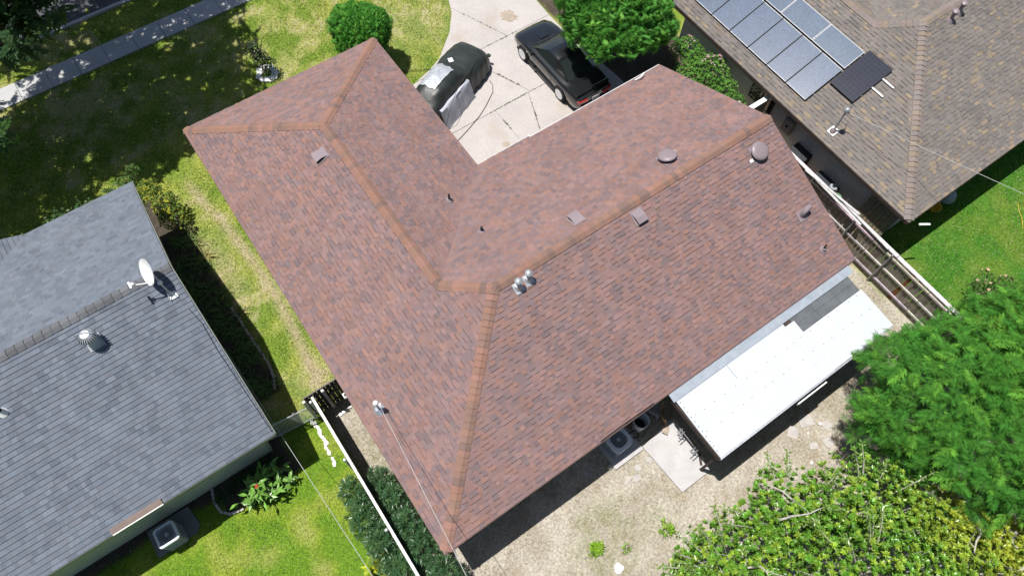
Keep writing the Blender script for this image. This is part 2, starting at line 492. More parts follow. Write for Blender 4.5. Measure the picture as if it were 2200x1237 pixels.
if sum(p[1] for p in up_)/len(up_) < sum(p[1] for p in low)/len(low): up_, low = low, up_
top, midp = split(up_, (7, 16.40), (16, 16.40), .007)
if sum(p[1] for p in top)/len(top) < sum(p[1] for p in midp)/len(midp): top, midp = midp, top
panels = []
a, b2 = split(low, (10.75, 9), (10.75, 14), .004); panels += [max(a, b2, key=lambda P: -sum(p[0] for p in P)/len(P))]
rest = max(a, b2, key=lambda P: sum(p[0] for p in P)/len(P))
panels += list(split(rest, (12.40, 13.37), (11.55, 11.2), .008))
panels += list(split(midp, (12.39, 13.68), (11.75, 15.2), .007))
panels += list(split(top, (12.57, 18.52), (13.43, 16.44), .007))
for P in panels:
    q = MB(); q.prism(P, 0, rng.uniform(.032, .042)); q.build('concrete_panel', M['concrete'], dv)
# oil stain and damp marks, thin film on the concrete
def blobpoly(cx, cy, rx, ry, seed, n=22):
    r = random.Random(seed)
    return [(cx+rx*math.cos(t)*r.uniform(.72, 1.12), cy+ry*math.sin(t)*r.uniform(.72, 1.12)) for t in [2*math.pi*k/n for k in range(n)]]
M['stain'] = mat('oil_stain', (0.325, .27, .215), 0.8, n1=(6, .15))
for s_ in ((14.15, 17.3, .36, .42, 1), (10.15, 11.75, .16, .13, 2)):
    q = MB(); q.prism(blobpoly(*s_), .030, .0455); q.build('oil_stain', M['stain'], dv)
# weeds along the joints
wl = []
for (p, q, n) in (((9.6, 13.37), (13.2, 13.37), 150), ((12.40, 13.37), (11.5, 11.1), 90), ((12.39, 13.68), (11.9, 14.9), 70), ((12.4, 16.4), (14.0, 16.4), 45),
                  ((12.57, 18.52), (13.43, 16.44), 110), ((10.75, 12.75), (10.75, 12.2), 45)):
    for k in range(n):
        t = rng.random()
        cl = vnoise(t*9+p[0]*3, p[1], 3)
        if rng.random() > (float(cl)*1.6-.25): continue
        wl.append((p[0]+(q[0]-p[0])*t+rng.gauss(0, .014), p[1]+(q[1]-p[1])*t+rng.gauss(0, .014)))
V = []; cc = []
for x, y in wl:
    for k in range(5):
        a = rng.uniform(0, 6.28); l = rng.uniform(.02, .055)
        V += [(x-math.sin(a)*.010, y+math.cos(a)*.010, .03), (x+math.sin(a)*.010, y-math.cos(a)*.010, .03), (x+math.cos(a)*l, y+math.sin(a)*l, .035+rng.uniform(.01, .045))]
        cc.append((0.10*rng.uniform(.7, 1.7), 0.13*rng.uniform(.8, 1.3), .035))
o = link('crack_weeds', npmesh('crack_weeds', V, np.arange(len(V)).reshape(-1, 3), cc), M['grass'], kind='stuff')
o['label'] = 'small weeds growing along the driveway cracks'; o['category'] = 'weeds'

# concrete pad behind the house
q = MB(); q.prism([(6.98, -.60), (7.10, -2.42), (8.30, -2.42), (8.43, -.50), (8.2, -.40), (7.6, -.52)], -.05, .07)
q.build('concrete_pad', M['slabconc'], kind='structure')
# ------------------------------------------------------------------ roofs
EXPO = 0.143
WIDTHS = (0.10, 0.145, 0.20, 0.28)
THICK = (0.011, 0.020)

def clip_convex(rect, poly):
    out = rect
    n = len(poly)
    area = sum(poly[i][0]*poly[(i+1) % n][1]-poly[(i+1) % n][0]*poly[i][1] for i in range(n))
    sgn = 1 if area > 0 else -1
    for i in range(n):
        a = poly[i]; b = poly[(i+1) % n]
        nx, ny = -(b[1]-a[1])*sgn, (b[0]-a[0])*sgn
        out = clip_half(out, a[0], a[1], nx, ny)
        if len(out) < 3: return []
    return out

class Roof:
    def __init__(self, house, palette, cap_palette, seed, expo=EXPO, edge=.36, cluster=3.0, band=.016, runs=1.0, widths=WIDTHS, thick=THICK, cont=False):
        self.h = house; self.pal = palette; self.cap = cap_palette; self.r = random.Random(seed); self.seed = seed
        self.expo = expo; self.edge = edge; self.cl = cluster; self.runs = runs; self.W = widths; self.T = thick
        self.band = band; self.cont = cont; self.stuff = MB(); self.cand = []; self.deck = MB(); self.meshes = {}; self.ncap = 0
        self.capjobs = []
    def frame(self, o, u, h, s):
        u = Vector((u[0], u[1], 0)); hv = Vector((h[0], h[1], 0))
        v = (hv+Vector((0, 0, s))).normalized(); n = u.cross(v)
        if n.z < 0: n = -n
        return Vector(o), u, v, n
    def slope(self, o, u, h, s, polys, visible=None):
        """o eave origin; u eave unit dir; h inward unit dir; polys plan polygons (convex)"""
        O, U, V, N = self.frame(o, u, h, s); k = math.sqrt(1+s*s)
        flip = U.cross(V).dot(N) < 0
        r = self.r
        for poly in polys:
            P = [((p[0]-O.x)*U.x+(p[1]-O.y)*U.y, ((p[0]-O.x)*h[0]+(p[1]-O.y)*h[1])*k) for p in poly]
            top = [O+U*a+V*b-N*.010 for a, b in P]; bot = [p-Vector((0, 0, .13)) for p in top]
            self.deck.loft([bot, top], cap=True)
        PP = [[((p[0]-O.x)*U.x+(p[1]-O.y)*U.y, ((p[0]-O.x)*h[0]+(p[1]-O.y)*h[1])*k) for p in poly] for poly in polys]
        amin = min(p[0] for q in PP for p in q); amax = max(p[0] for q in PP for p in q)
        bmin = min(p[1] for q in PP for p in q); bmax = max(p[1] for q in PP for p in q)
        L = self.expo+.018
        b = bmin-.02; row = 0
        sd = self.seed*31+int(abs(o[0]*7+o[1]*13))
        while b < bmax:
            a = amin-r.uniform(0, .3); tone = None; hi = 0; run = 0
            cn = float(0)
            while a < amax:
                w = r.choices(self.W, (2, 4, 3, 2))[0]
                hi = (1-hi if r.random() < .85 else hi) if r.random() > .12 else 0
                if self.cont: hi = 1
                c = fbm(a*1.25*self.cl, b*1.1*self.cl, sd, 3)
                if run <= 0 or tone is None:
                    tone = self.pick(float(c)); run = 1
                run -= 1
                ti = tone
                rect = [(a, b), (a+w, b), (a+w, b+L), (a, b+L)]
                for q in PP:
                    cp = clip_convex(rect, q)
                    if len(cp) < 3: continue
                    ar = abs(sum(cp[i][0]*cp[(i+1) % len(cp)][1]-cp[(i+1) % len(cp)][0]*cp[i][1] for i in range(len(cp))))/2
                    t = self.T[hi]
                    if ar > w*L*.995:
                        wi = self.W.index(w)
                        pos = O+U*a+V*b
                        self.cand.append(((pos-CAMPOS).length, pos, U, V, N, wi, ti, hi, flip))
                    elif ar > 1e-4:
                        col = self.pal[ti][0]; f = r.uniform(.92, 1.08); col = tuple(x*f for x in col)
                        tp = [O+U*x+V*y+N*(t*(1-(y-b)/L)+.002) for x, y in cp]; bt = [O+U*x+V*y-N*.006 for x, y in cp]
                        self.stuff.face(tp, col)
                        dk = tuple(x*self.edge for x in col)
                        for i in range(len(cp)):
                            j = (i+1) % len(cp)
                            self.stuff.face([bt[i], bt[j], tp[j], tp[i]], dk if abs(cp[i][1]-b) < 1e-6 and abs(cp[j][1]-b) < 1e-6 else col)
                a += w+.0008
            b += self.expo; row += 1
    def pick(self, c):
        w = [p[1]*math.exp(p[2]*(c-.5)*9) for p in self.pal]
        return self.r.choices(range(len(self.pal)), w)[0]
    def tabgeo(self, wi, ti, hi, flip, f=1.0):
        w = self.W[wi]; t = self.T[hi]; L = self.expo+.018
        v = [(0, 0, -.004), (w, 0, -.004), (0, 0, t), (w, 0, t), (0, L, .002), (w, L, .002)]
        if hi: v[0] = (0.004, -self.band, .0075); v[1] = (w-.004, -self.band, .0075)
        col = tuple(x*f for x in self.pal[ti][0]); dk = tuple(x*self.edge for x in col)
        F = [((2, 3, 5, 4), col), ((0, 1, 3, 2), dk), ((0, 2, 4), col), ((1, 5, 3), col)]
        return v, F
    def line(self, p0, p1, s0, s1, half=.17, step=.19, lift=.0):
        """cap shingles from p0 (low) to p1 (high); s0,s1 = outward plan dir + pitch of both slopes"""
        self.capjobs.append((Vector(p0), Vector(p1), s0, s1, half, step, lift))
    def finish(self):
        roof = self.deck.build('roof', M['deck'], self.h)
        self.cand.sort(key=lambda t: t[0])
        for idx, (d, pos, U, V, N, wi, ti, hi, flip) in enumerate(self.cand):
            if idx < 300:
                key = (wi, ti, hi)
                if key not in self.meshes:
                    v, F = self.tabgeo(wi, ti, hi, flip)
                    b = MB()
                    for f, c in F: b.face([v[i] for i in f], c)
                    me = b.mesh('shingle'); me.materials.append(M['shingle']); self.meshes[key] = me
                o = bpy.data.objects.new('shingle', self.meshes[key]); COL.objects.link(o); o.parent = roof
                m = Matrix((U, V, N)).transposed().to_4x4(); m.translation = pos
                o.matrix_local = m
            else:
                v, F = self.tabgeo(wi, ti, hi, flip, self.r.uniform(.9, 1.1))
                W = [pos+U*x+V*y+N*(z*self.r.uniform(.8, 1.3)) for x, y, z in v]
                for f, c in F: self.stuff.face([W[i] for i in f], c)
        me = self.stuff.mesh('shingle_courses')
        o = link('shingle_courses', me, M['shingle'], roof, kind='stuff')
        for p0, p1, s0, s1, half, step, lift in self.capjobs:
            d = (p1-p0); Ln = d.length; d.normalize()
            def outw(sv):
                n = Vector((sv[0]*sv[2], sv[1]*sv[2], 1)).normalized()    # slope normal leans outward
                w = d.cross(n)
                if w.dot(Vector((sv[0], sv[1], 0))) < 0: w = -w
                return w.normalized(), n
            wl, nl = outw(s0); wr, nr = outw(s1); na = (nl+nr).normalized()
            vs = []
            for kk, al in ((0, 0.0), (1, step*1.45)):
                up = .052 if kk == 0 else .016
                prof = [wl*half+nl*(up*.55), wl*half*.45+nl*(up*.9), wl*.03+na*(up+.010), wr*.03+na*(up+.010), wr*half*.45+nr*(up*.9), wr*half+nr*(up*.55)]
                vs.append([p+d*al+Vector((0, 0, lift)) for p in prof])
            low = [p-na*.045 for p in vs[0]]
            meshes = []
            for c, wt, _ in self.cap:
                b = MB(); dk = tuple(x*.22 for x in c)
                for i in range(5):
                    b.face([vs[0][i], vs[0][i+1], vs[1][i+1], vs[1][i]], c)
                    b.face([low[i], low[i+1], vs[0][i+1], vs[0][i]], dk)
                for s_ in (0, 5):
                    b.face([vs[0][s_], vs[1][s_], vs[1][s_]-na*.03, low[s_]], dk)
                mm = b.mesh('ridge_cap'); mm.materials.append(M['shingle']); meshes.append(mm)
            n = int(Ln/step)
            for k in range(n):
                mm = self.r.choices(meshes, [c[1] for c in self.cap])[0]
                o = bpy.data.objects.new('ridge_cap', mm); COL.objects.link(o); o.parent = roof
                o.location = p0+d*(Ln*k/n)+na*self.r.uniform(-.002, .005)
        return roof

def L_roof(R, ox, oy, z, W1, W2, L, Mm, s, hip_north=True, jog=None):
    def q(*pts): return [(ox+x, oy+y) for x, y in pts]
    h1 = W1/2; h2 = W2/2
    E = .02
    nt = Mm-h1 if hip_north else Mm
    # west slope
    west = [q((0, 0), (h1, h1), (h1, nt), (0, Mm)), q((h1, h1), (h2, h2), (h1, W2-h1))]
    R.slope((ox, oy, z), (0, 1), (1, 0), s, west)
    # east slope of wing 1
    R.slope((ox+W1, oy+Mm, z), (0, -1), (-1, 0), s, [q((W1, Mm), (W1, W2), (h1, W2-h1), (h1, nt))])
    if hip_north:
        R.slope((ox+W1, oy+Mm, z), (-1, 0), (0, -1), s, [q((0, Mm), (h1, Mm-h1), (W1, Mm))])
    # north slope of wing 2
    if jog:
        jx, jd = jog
        R.slope((ox+W1, oy+W2, z), (1, 0), (0, -1), s, [q((W1, W2), (jx, W2), (jx, W2-jd), (L, W2-jd), (L, h2), (h2, h2), (h1, W2-h1))] if False else
                [q((W1, W2), (jx, W2), (jx, h2), (h2, h2), (h1, W2-h1)), q((jx, W2-jd), (L, W2-jd), (L, h2), (jx, h2))])
    else:
        R.slope((ox+W1, oy+W2, z), (1, 0), (0, -1), s, [q((W1, W2), (L, W2), (L, h2), (h2, h2), (h1, W2-h1))])
    R.slope((ox, oy, z), (1, 0), (0, 1), s, [q((0, 0), (L, 0), (L, h2), (h2, h2))])
    def P(x, y, zz): return (ox+x, oy+y, z+zz*s)
    we, so, no, ea = (-1, 0, s), (0, -1, s), (0, 1, s), (1, 0, s)
    R.line(P(.06, .06, .06), P(h2, h2, h2), we, so)                       # SW hip
    R.line(P(h1, W2-h1, h1), P(h2, h2, h2), we, no)                 # short hip
    R.line(P(L, h2, h2), P(h2, h2, h2), so, no, lift=.01)           # ridge wing 2
    R.line(P(h1, nt, h1), P(h1, W2-h1, h1), we, ea, lift=.01)       # ridge wing 1
    if hip_north:
        R.line(P(.06, Mm-.06, .06), P(h1, Mm-h1, h1), we, no)
        R.line(P(W1-.06, Mm-.06, .06), P(h1, Mm-h1, h1), ea, no)

MS = 0.4096
house = thing('house', 'L-shaped house with terracotta and purple grey shingle roof in the centre', 'house', (0, 0, 0))
pal_main = [((0.218, 0.133, 0.121), 3.0, .2), ((0.228, 0.134, 0.114), 1.5, .35), ((0.209, 0.136, 0.130), 3.2, 0), ((0.202, 0.131, 0.119), 1.9, .1),
            ((0.186, 0.127, 0.126), 2.6, -.2), ((0.170, 0.121, 0.124), 1.5, -.35), ((0.158, 0.117, 0.121), .6, -.4)]
cap_main = [((0.245, 0.136, 0.102), 3, 0), ((0.228, 0.134, 0.104), 3, 0), ((0.205, 0.128, 0.102), 2.4, 0), ((0.168, 0.112, 0.096), 1.0, 0), ((0.262, 0.146, 0.116), 1.5, 0)]
Rm = Roof(house, pal_main, cap_main, 5)
L_roof(Rm, 0, 0, 2.6, 7.712, 10.0, 15.85, 17.046, MS, True, jog=(9.9, .07))
roof_main = Rm.finish()
# walls
def walls(poly, z1, name, m, parent):
    b = MB(); b.prism(poly, -.1, z1); return b.build(name, m, parent)
w_ = walls([(.55, .55), (15.3, .55), (15.3, 9.4), (7.15, 9.4), (7.15, 16.5), (.55, 16.5)], 2.62, 'wall', M['stucco'], house)
b = MB(); b.loft([[(15.2, .56, 2.5), (15.2, 9.4, 2.5), (15.2, 5, 2.5+4.44*MS)], [(15.3, .56, 2.5), (15.3, 9.4, 2.5), (15.3, 5, 2.5+4.44*MS)]], cap=True)
b.build('gable_wall', M['stucco'], house)
# fascia boards and drip edges
def edge_board(name, m, parent, p, q, h=.15, t=.022, drop=.0):
    p = Vector(p); q = Vector(q); d = (q-p).normalized(); n = d.cross(Vector((0, 0, 1))).normalized()
    b = MB(); z0 = Vector((0, 0, -h-drop)); z1 = Vector((0, 0, -drop))
    b.loft([[p+z0, p+z1, p+z1+n*t, p+z0+n*t], [q+z0, q+z1, q+z1+n*t, q+z0+n*t]], cap=True)
    return b.build(name, m, parent)
for p, q in (((0, 17.046, 2.59), (0, 0, 2.59)), ((0, 0, 2.59), (15.85, 0, 2.59)), ((7.712, 17.046, 2.59), (0, 17.046, 2.59)), ((7.712, 10.03, 2.59), (7.712, 17.046, 2.59)),
             ((15.86, 0, 2.59), (15.86, 5, 2.59+5*MS)), ((15.86, 5, 2.59+5*MS), (15.86, 9.93, 2.59+.07*MS))):
    edge_board('fascia', M['brown_paint'], house, p, q)
# white gutter / drip flashing on the driveway eave
b = MB(); b.bbox((7.74, 10.0, 2.47), (9.90, 10.028, 2.605)); b.build('gutter', M['gutter_paint'], house)
b = MB(); b.bbox((9.93, 9.93, 2.49), (15.84, 9.965, 2.63)); b.build('gutter', M['gutter_paint'], house)
b = MB(); b.bbox((9.90, 9.92, 2.47), (9.93, 10.05, 2.61)); b.build('gutter_end', M['white_paint'], house)

# ------------- roof furniture
def slope_rot(sx, sy):
    """local z = slope normal, local -y = downhill, for a slope falling towards (sx,sy) with pitch MS"""
    n = Vector((sx*MS, sy*MS, 1)).normalized(); d = Vector((sx, sy, -MS)).normalized()
    y = -d; x = y.cross(n)
    return Matrix((x, y, n)).transposed()
def vent_obj(name, label, pos, rot=None):
    t = bpy.data.objects.new(name, None); COL.objects.link(t); t.parent = house; t.empty_display_size = .1
    m = (rot.to_4x4() if rot is not None else Matrix.Identity(4)); m.translation = Vector(pos); t.matrix_local = m
    t['label'] = label
    return t
def box_vent(pos, fall, label):
    t = vent_obj('roof_vent', label, pos, slope_rot(*fall))
    b = MB(); b.bbox((-.23, -.25, -.02), (.23, .23, .038)); b.build('flashing', M['vent_brown'], t)
    # hood: high open mouth downhill, falling to the roof uphill
    prof = [(-.22, .14), (-.02, .135), (.20, .03)]
    b = MB()
    for (y0, z0), (y1, z1) in zip(prof[:-1], prof[1:]):
        b.loft([[(-.18, y0, z0), (.18, y0, z0), (.18, y0, z0+.012), (-.18, y0, z0+.012)], [(-.18, y1, z1), (.18, y1, z1), (.18, y1, z1+.012), (-.18, y1, z1+.012)]], cap=True)
    b.bbox((-.18, -.225, .115), (.18, -.21, .152))
    b.build('vent_hood', M['vent_brown'], t)
    b = MB()
    for sx in (-.15, .138):
        b.loft([[(sx, -.21, .02), (sx, -.21, .14), (sx, -.02, .135), (sx, .2, .03), (sx, .2, .02)], [(sx+.012, -.21, .02), (sx+.012, -.21, .14), (sx+.012, -.02, .135), (sx+.012, .2, .03), (sx+.012, .2, .02)]], cap=True)
    b.bbox((-.137, -.19, .02), (.137, -.15, .13)); b.build('vent_screen_shade', M['black'], t)  # side walls coloured black as the shade under the hood overhang
box_vent((3.25, 12.33, 2.6+MS*3.25), (-1, 0), 'box vent left of the first ridge near its hip end')
box_vent((8.40, 5.55, 2.6+MS*4.45), (0, 1), 'box vent on the driveway side of the long ridge')
box_vent((10.01, 4.57, 2.6+MS*4.57), (0, -1), 'box vent on the yard side of the long ridge')
def dome_vent(pos, fall, label):
    t = vent_obj('roof_vent', label, pos, slope_rot(*fall))
    b = MB(); b.bbox((-.27, -.30, -.02), (.27, .27, .034)); b.build('flashing', M['vent_brown'], t)
    b = MB(); b.lathe([(.22, .0), (.22, .17)], n=24); b.build('vent_neck', M['black'], t)
    b = MB(); b.lathe([(.28, .135), (.305, .14), (.31, .165), (.295, .19), (.265, .215), (.20, .232), (.11, .238), (.0, .24)], n=36); b.build('vent_dome', M['vent_brown'], t, smooth=True)
    b = MB(); b.bbox((-.43, -.18, .02), (-.30, -.08, .045)); b.build('loose_tab', M['white_paint'], t)
dome_vent((12.19, 5.72, 2.6+MS*4.28), (0, 1), 'round dome vent on the driveway side of the long ridge')
dome_vent((14.75, 4.30, 2.6+MS*4.30), (0, -1), 'round dome vent on the yard side near the gable end')
def pipe_vent(pos, fall, label, h=.32, r=.035, capm='black'):
    t = vent_obj('pipe_vent', label, pos)
    R3 = slope_rot(*fall)
    b = MB(); b.lathe([(.13, -.03), (.13, .036), (.085, .05), (.058, .10), (.048, .13)], n=16, rot=R3); b.build('flashing', M['vent_brown'], t, smooth=True)
    b = MB(); b.tube([(0, 0, 0), (0, 0, h)], r, 12); b.build('pipe', M[capm], t)
pipe_vent((5.93, 8.92, 2.6+MS*1.78), (1, 0), 'thin black pipe above the inner valley, nearer the driveway', .36)
pipe_vent((6.02, 7.16, 2.6+MS*2.84), (0, 1), 'short black pipe in the middle of the roof by the valley', .24, .045)
pipe_vent((14.98, .80, 2.6+MS*.80), (0, -1), 'small plumbing pipe near the patio corner of the roof', .30, .03, 'black')
def flue(pos, label):
    t = vent_obj('flue_pipe', label, pos)
    R3 = slope_rot(0, -1)
    b = MB(); b.box((0, -.02, .018), (.30, .34, .03), rot=R3); b.lathe([(.14, .0), (.11, .08), (.085, .14)], n=18); b.build('flashing', M['galv'], t, smooth=True)
    b = MB(); b.tube([(0, 0, 0), (0, 0, .42)], .065, 16); b.build('pipe', M['galv'], t, smooth=True)
    b = MB(); b.lathe([(.105, .36), (.11, .42), (.115, .43), (.065, .48), (.0, .50)], n=20); b.build('cowl', M['galv'], t, smooth=True)
flue((5.62, 4.66, 2.6+MS*4.66), 'left of the pair of galvanised flue pipes by the ridge')
flue((6.00, 4.70, 2.6+MS*4.70), 'right of the pair of galvanised flue pipes by the ridge')
# gooseneck
t = vent_obj('gooseneck_vent', 'brown gooseneck vent pipe near the gable end of the roof', (14.95, 2.0, 2.6+MS*2.0))
R3 = slope_rot(0, -1)
b = MB(); b.box((0, 0, .018), (.36, .36, .04), rot=R3); b.build('flashing', M['vent_brown'], t)
b = MB(); b.tube([(0, 0, 0), (0, 0, .16), (.02, .0, .23), (.09, .01, .29), (.18, .02, .29), (.27, .03, .25)], [.085, .085, .088, .092, .092, .092], 16); b.build('pipe', M['vent_brown'], t, smooth=True)
# small white pipe at driveway eave
b = MB(); b.tube([(14.55, 9.80, 2.72), (14.72, 9.72, 2.86), (14.95, 9.80, 2.86)], .028, 8); b.build('overflow_pipe', M['white_paint'], house)
# electrical mast with weatherhead
t = vent_obj('service_mast', 'electrical service mast with weatherhead on the left roof slope', (.56, 4.36, 2.6+MS*.56))
b = MB(); b.lathe([(.2, -.02), (.17, .02), (.09, .1), (.05, .16)], n=14, rot=slope_rot(-1, 0)); b.build('flashing', M['zinc'], t, smooth=True)
b = MB(); b.tube([(0, 0, 0), (0, 0, .62)], .032, 10); b.build('mast_pipe', M['galv'], t)
b = MB(); b.lathe([(.05, .58), (.085, .62), (.09, .68), (.06, .74), (.0, .76)], n=14); b.tube([(0, 0, .66), (.09, -.10, .62)], .05, 8); b.build('weatherhead', M['dullwhite'], t, smooth=True)
# bent gutter strip lifting along the yard eave
b = MB(); b.tube([(5.3, .02, 2.66), (6.0, .03, 2.675), (6.75, .02, 2.67), (7.3, .02, 2.66)], .012, 6); b.build('loose_drip_edge', M['black'], house)

# ------------------------------------------------------------------ grey roofed neighbour
GS = .405; GZ = 2.6; GE = -2.25
M['grey_trim'] = mat('grey_green_trim', (0.22, 0.24, 0.22), .6, n1=(4, .1))
gh = thing('house', 'neighbouring house with plain grey shingle gable roof at the left', 'house')
pal_g = [((0.128, 0.146, 0.176), 3, .1), ((0.134, 0.155, 0.190), 2.4, .2), ((0.119, 0.139, 0.172), 2.4, -.1), ((0.106, 0.123, 0.153), 1.4, -.3), ((0.130, 0.144, 0.172), 1.2, 0)]
cap_g = [((0.115, 0.120, 0.130), 2, 0), ((0.105, 0.108, 0.115), 2, 0), ((0.135, 0.142, 0.155), 1.5, 0)]
Rg = Roof(gh, pal_g, cap_g, 8, expo=.15, edge=.34, band=.011, cont=True, cluster=3, widths=(.11, .15, .20, .26), thick=(.013, .021))
yS, yN, yR = 5.53, 15.97, 10.75
hg = yR-yS
vx = -5.85
Rg.slope((-14, yS, GZ), (1, 0), (0, 1), GS, [[(-14, yS), (GE, yS), (GE, yR), (-14, yR)]])
Rg.slope((GE, yN, GZ), (-1, 0), (0, -1), GS, [[(GE-.06, yN), (vx, yN), (vx-hg, yR), (GE, yR)]])
Rg.slope((vx, yN, GZ), (0, -1), (-1, 0), GS, [[(vx, yN), (vx-hg, yN), (vx-hg, yR)]])
Rg.line((GE, yR, GZ+hg*GS), (-14, yR, GZ+hg*GS), (0, -1, GS), (0, 1, GS), half=.15, step=.24, lift=.01)
roof_grey = Rg.finish()
walls([(-14, 6.08), (-2.85, 6.08), (-2.85, 15.45), (-14, 15.45)], 2.6, 'wall', M['green_siding'], gh)
b = MB(); b.loft([[(-2.95, 6.08, 2.55), (-2.95, 15.45, 2.55), (-2.95, yR, 2.55+4.68*GS)], [(-2.85, 6.08, 2.55), (-2.85, 15.45, 2.55), (-2.85, yR, 2.55+4.68*GS)]], cap=True); b.build('gable_wall', M['green_siding'], gh)
# lap siding boards on the visible gable and back wall
for k in range(12):
    z = .15+k*.2
    b = MB(); b.bbox((-2.85, 6.10, z), (-2.825, 15.43, z+.185)); b.build('siding_board', M['green_siding'], gh)
    b = MB(); b.bbox((-13.5, 6.055, z), (-2.87, 6.08, z+.185)); b.build('siding_board', M['green_siding'], gh)
for p, q in (((-14, yS, GZ-.012), (GE, yS, GZ-.012)), ((GE+.012, yS, GZ-.012), (GE+.012, yR, GZ+hg*GS-.012)), ((GE+.012, yR, GZ+hg*GS-.012), (GE-.05, yN, GZ-.012)), ((GE, yN, GZ-.012), (vx, yN, GZ-.012))):
    edge_board('fascia', M['grey_trim'], gh, p, q)
# bent brown flashing strip on the back eave
b = MB(); b.loft([[(-7.05, 5.50, 2.63), (-7.05, 5.66, 2.71), (-7.05, 5.66, 2.725), (-7.05, 5.50, 2.645)], [(-5.62, 5.50, 2.64), (-5.62, 5.66, 2.71), (-5.62, 5.66, 2.725), (-5.62, 5.50, 2.655)]], cap=True)
b.build('eave_strip', mat('brown_strip', (0.20, 0.15, 0.13), .7, n1=(6, .1)), gh)
b = MB(); b.bbox((-7.05, 5.475, 2.60), (-5.62, 5.498, 2.645)); b.build('eave_strip_edge', M['white_paint'], gh)
# turbine vent
t = bpy.data.objects.new('turbine_vent', None); COL.objects.link(t); t.parent = gh; t.location = (-4.93, 9.93, GZ+(9.93-yS)*GS)
t['label'] = 'ribbed metal turbine vent near the grey ridge'
b = MB(); b.box((0, 0, .02), (.42, .40, .045), rot=Matrix.Rotation(math.atan(GS), 3, 'X')); b.build('flashing', M['ac_grey'], t)
b = MB(); b.lathe([(.2, -.1), (.15, .12), (.15, .28)], n=20); b.build('neck', M['zinc'], t, smooth=True)
b = MB(); b.lathe([(.15, .28), (.20, .36), (.205, .42), (.17, .52), (.08, .565), (0, .57)], n=24); b.build('core', M['black'], t, smooth=True)
for k in range(22):
    a0 = 2*math.pi*k/22
    q = MB(); rings = []
    for j in range(6):
        ph = math.radians(-35+j*22); rr = .225*math.cos(ph)+.01; z = .43+.16*math.sin(ph); a = a0+j*.05
        c0 = Vector((math.cos(a)*rr, math.sin(a)*rr, z)); a1 = a+.17; c1 = Vector((math.cos(a1)*(rr+.015), math.sin(a1)*(rr+.015), z))
        rings.append([c0, c1, c1+Vector((0, 0, .004)), c0+Vector((0, 0, .004))])
    q.loft(rings, cap=True); q.build('fin', M['galv'], t, smooth=True)
b = MB(); b.lathe([(.13, .565), (.12, .59), (0, .60)], n=18); b.build('top_plate', M['galv'], t, smooth=True)
b = MB(); b.tube([(-.24, .05, .38), (-.20, .10, .62), (.05, .02, .66), (.20, -.12, .62), (.24, -.10, .38)], .012, 6); b.build('brace', M['zinc'], t)
# pipe vent by the frame edge
t = bpy.data.objects.new('pipe_vent', None); COL.objects.link(t); t.parent = gh; t.location = (-7.70, 9.52, GZ+(9.52-yS)*GS)
b = MB(); b.lathe([(.16, -.04), (.1, .06), (.06, .14)], n=14); b.build('flashing', M['dullwhite'], t)
b = MB(); b.tube([(0, 0, 0), (0, 0, .38)], .06, 12); b.build('pipe', M['black'], t)

# satellite dish
dz = GZ+(10.02-yS)*GS
ds = thing('satellite_dish', 'white satellite dish mounted by the grey ridge', 'satellite dish', (-2.60, 10.02, dz))
b = MB(); b.box((0, .0, .03), (.24, .20, .03), rot=Matrix.Rotation(math.atan(GS), 3, 'X')); b.build('mount_plate', M['dullwhite'], ds)
b = MB(); b.tube([(0, 0, 0), (-.02, .05, .28), (-.05, .18, .50), (-.05, .22, .58)], .024, 10); b.build('mast', M['galv'], ds)
b = MB(); b.tube([(.1, -.12, .02), (-.03, .1, .34)], .012, 6); b.tube([(-.12, -.12, .02), (-.03, .1, .34)], .012, 6); b.build('brace', M['galv'], ds)
b = MB(); b.lathe([(0, .50), (.05, .52), (.07, .57), (.05, .62), (0, .64)], c=(-.05, .21, 0), n=12); b.build('clamp', M['dullwhite'], ds, smooth=True)
# reflector: shallow oval bowl facing the street side (left, slightly up)
dn = Vector((-.83, -.10, .55)).normalized()
yax = Vector((0.08, 1, .06)); yax = (yax-dn*yax.dot(dn)).normalized(); xax = yax.cross(dn)
dc = Vector((-.13, .55, .78))
rings = []
for i in range(9):
    rr = i/8
    rings.append([dc+xax*(rr*.33*math.cos(2*math.pi*q/40))+yax*(rr*.41*math.sin(2*math.pi*q/40))+dn*(.075*rr*rr) if i else dc+xax*(.004*math.cos(2*math.pi*q/40))+yax*(.004*math.sin(2*math.pi*q/40)) for q in range(40)])
back = [[p-dn*.014 for p in r] for r in reversed(rings)]
b = MB(); b.loft(rings+back, cap=False); b.build('reflector', M['dullwhite'], ds, smooth=True)
foot = dc-yax*.36+dn*.05; tipp = foot+dn*.42+Vector((-.14, .18, -.1))
b = MB(); b.tube([foot, tipp], .018, 8); b.build('feed_arm', M['dullwhite'], ds)
b = MB(); b.lathe([(0, -.06), (.05, -.05), (.055, .04), (.03, .07), (0, .075)], c=tipp+Vector((0, 0, .03)), n=12, rot=Matrix.Rotation(math.radians(60), 3, 'Y')); b.box(tipp+Vector((-.05, .02, .0)), (.05, .22, .10)); b.build('receiver', M['dullwhite'], ds, smooth=True)
b = MB(); b.tube([(-.05, .22, .56), dc-dn*.02], .03, 8); b.build('bracket', M['galv'], ds)

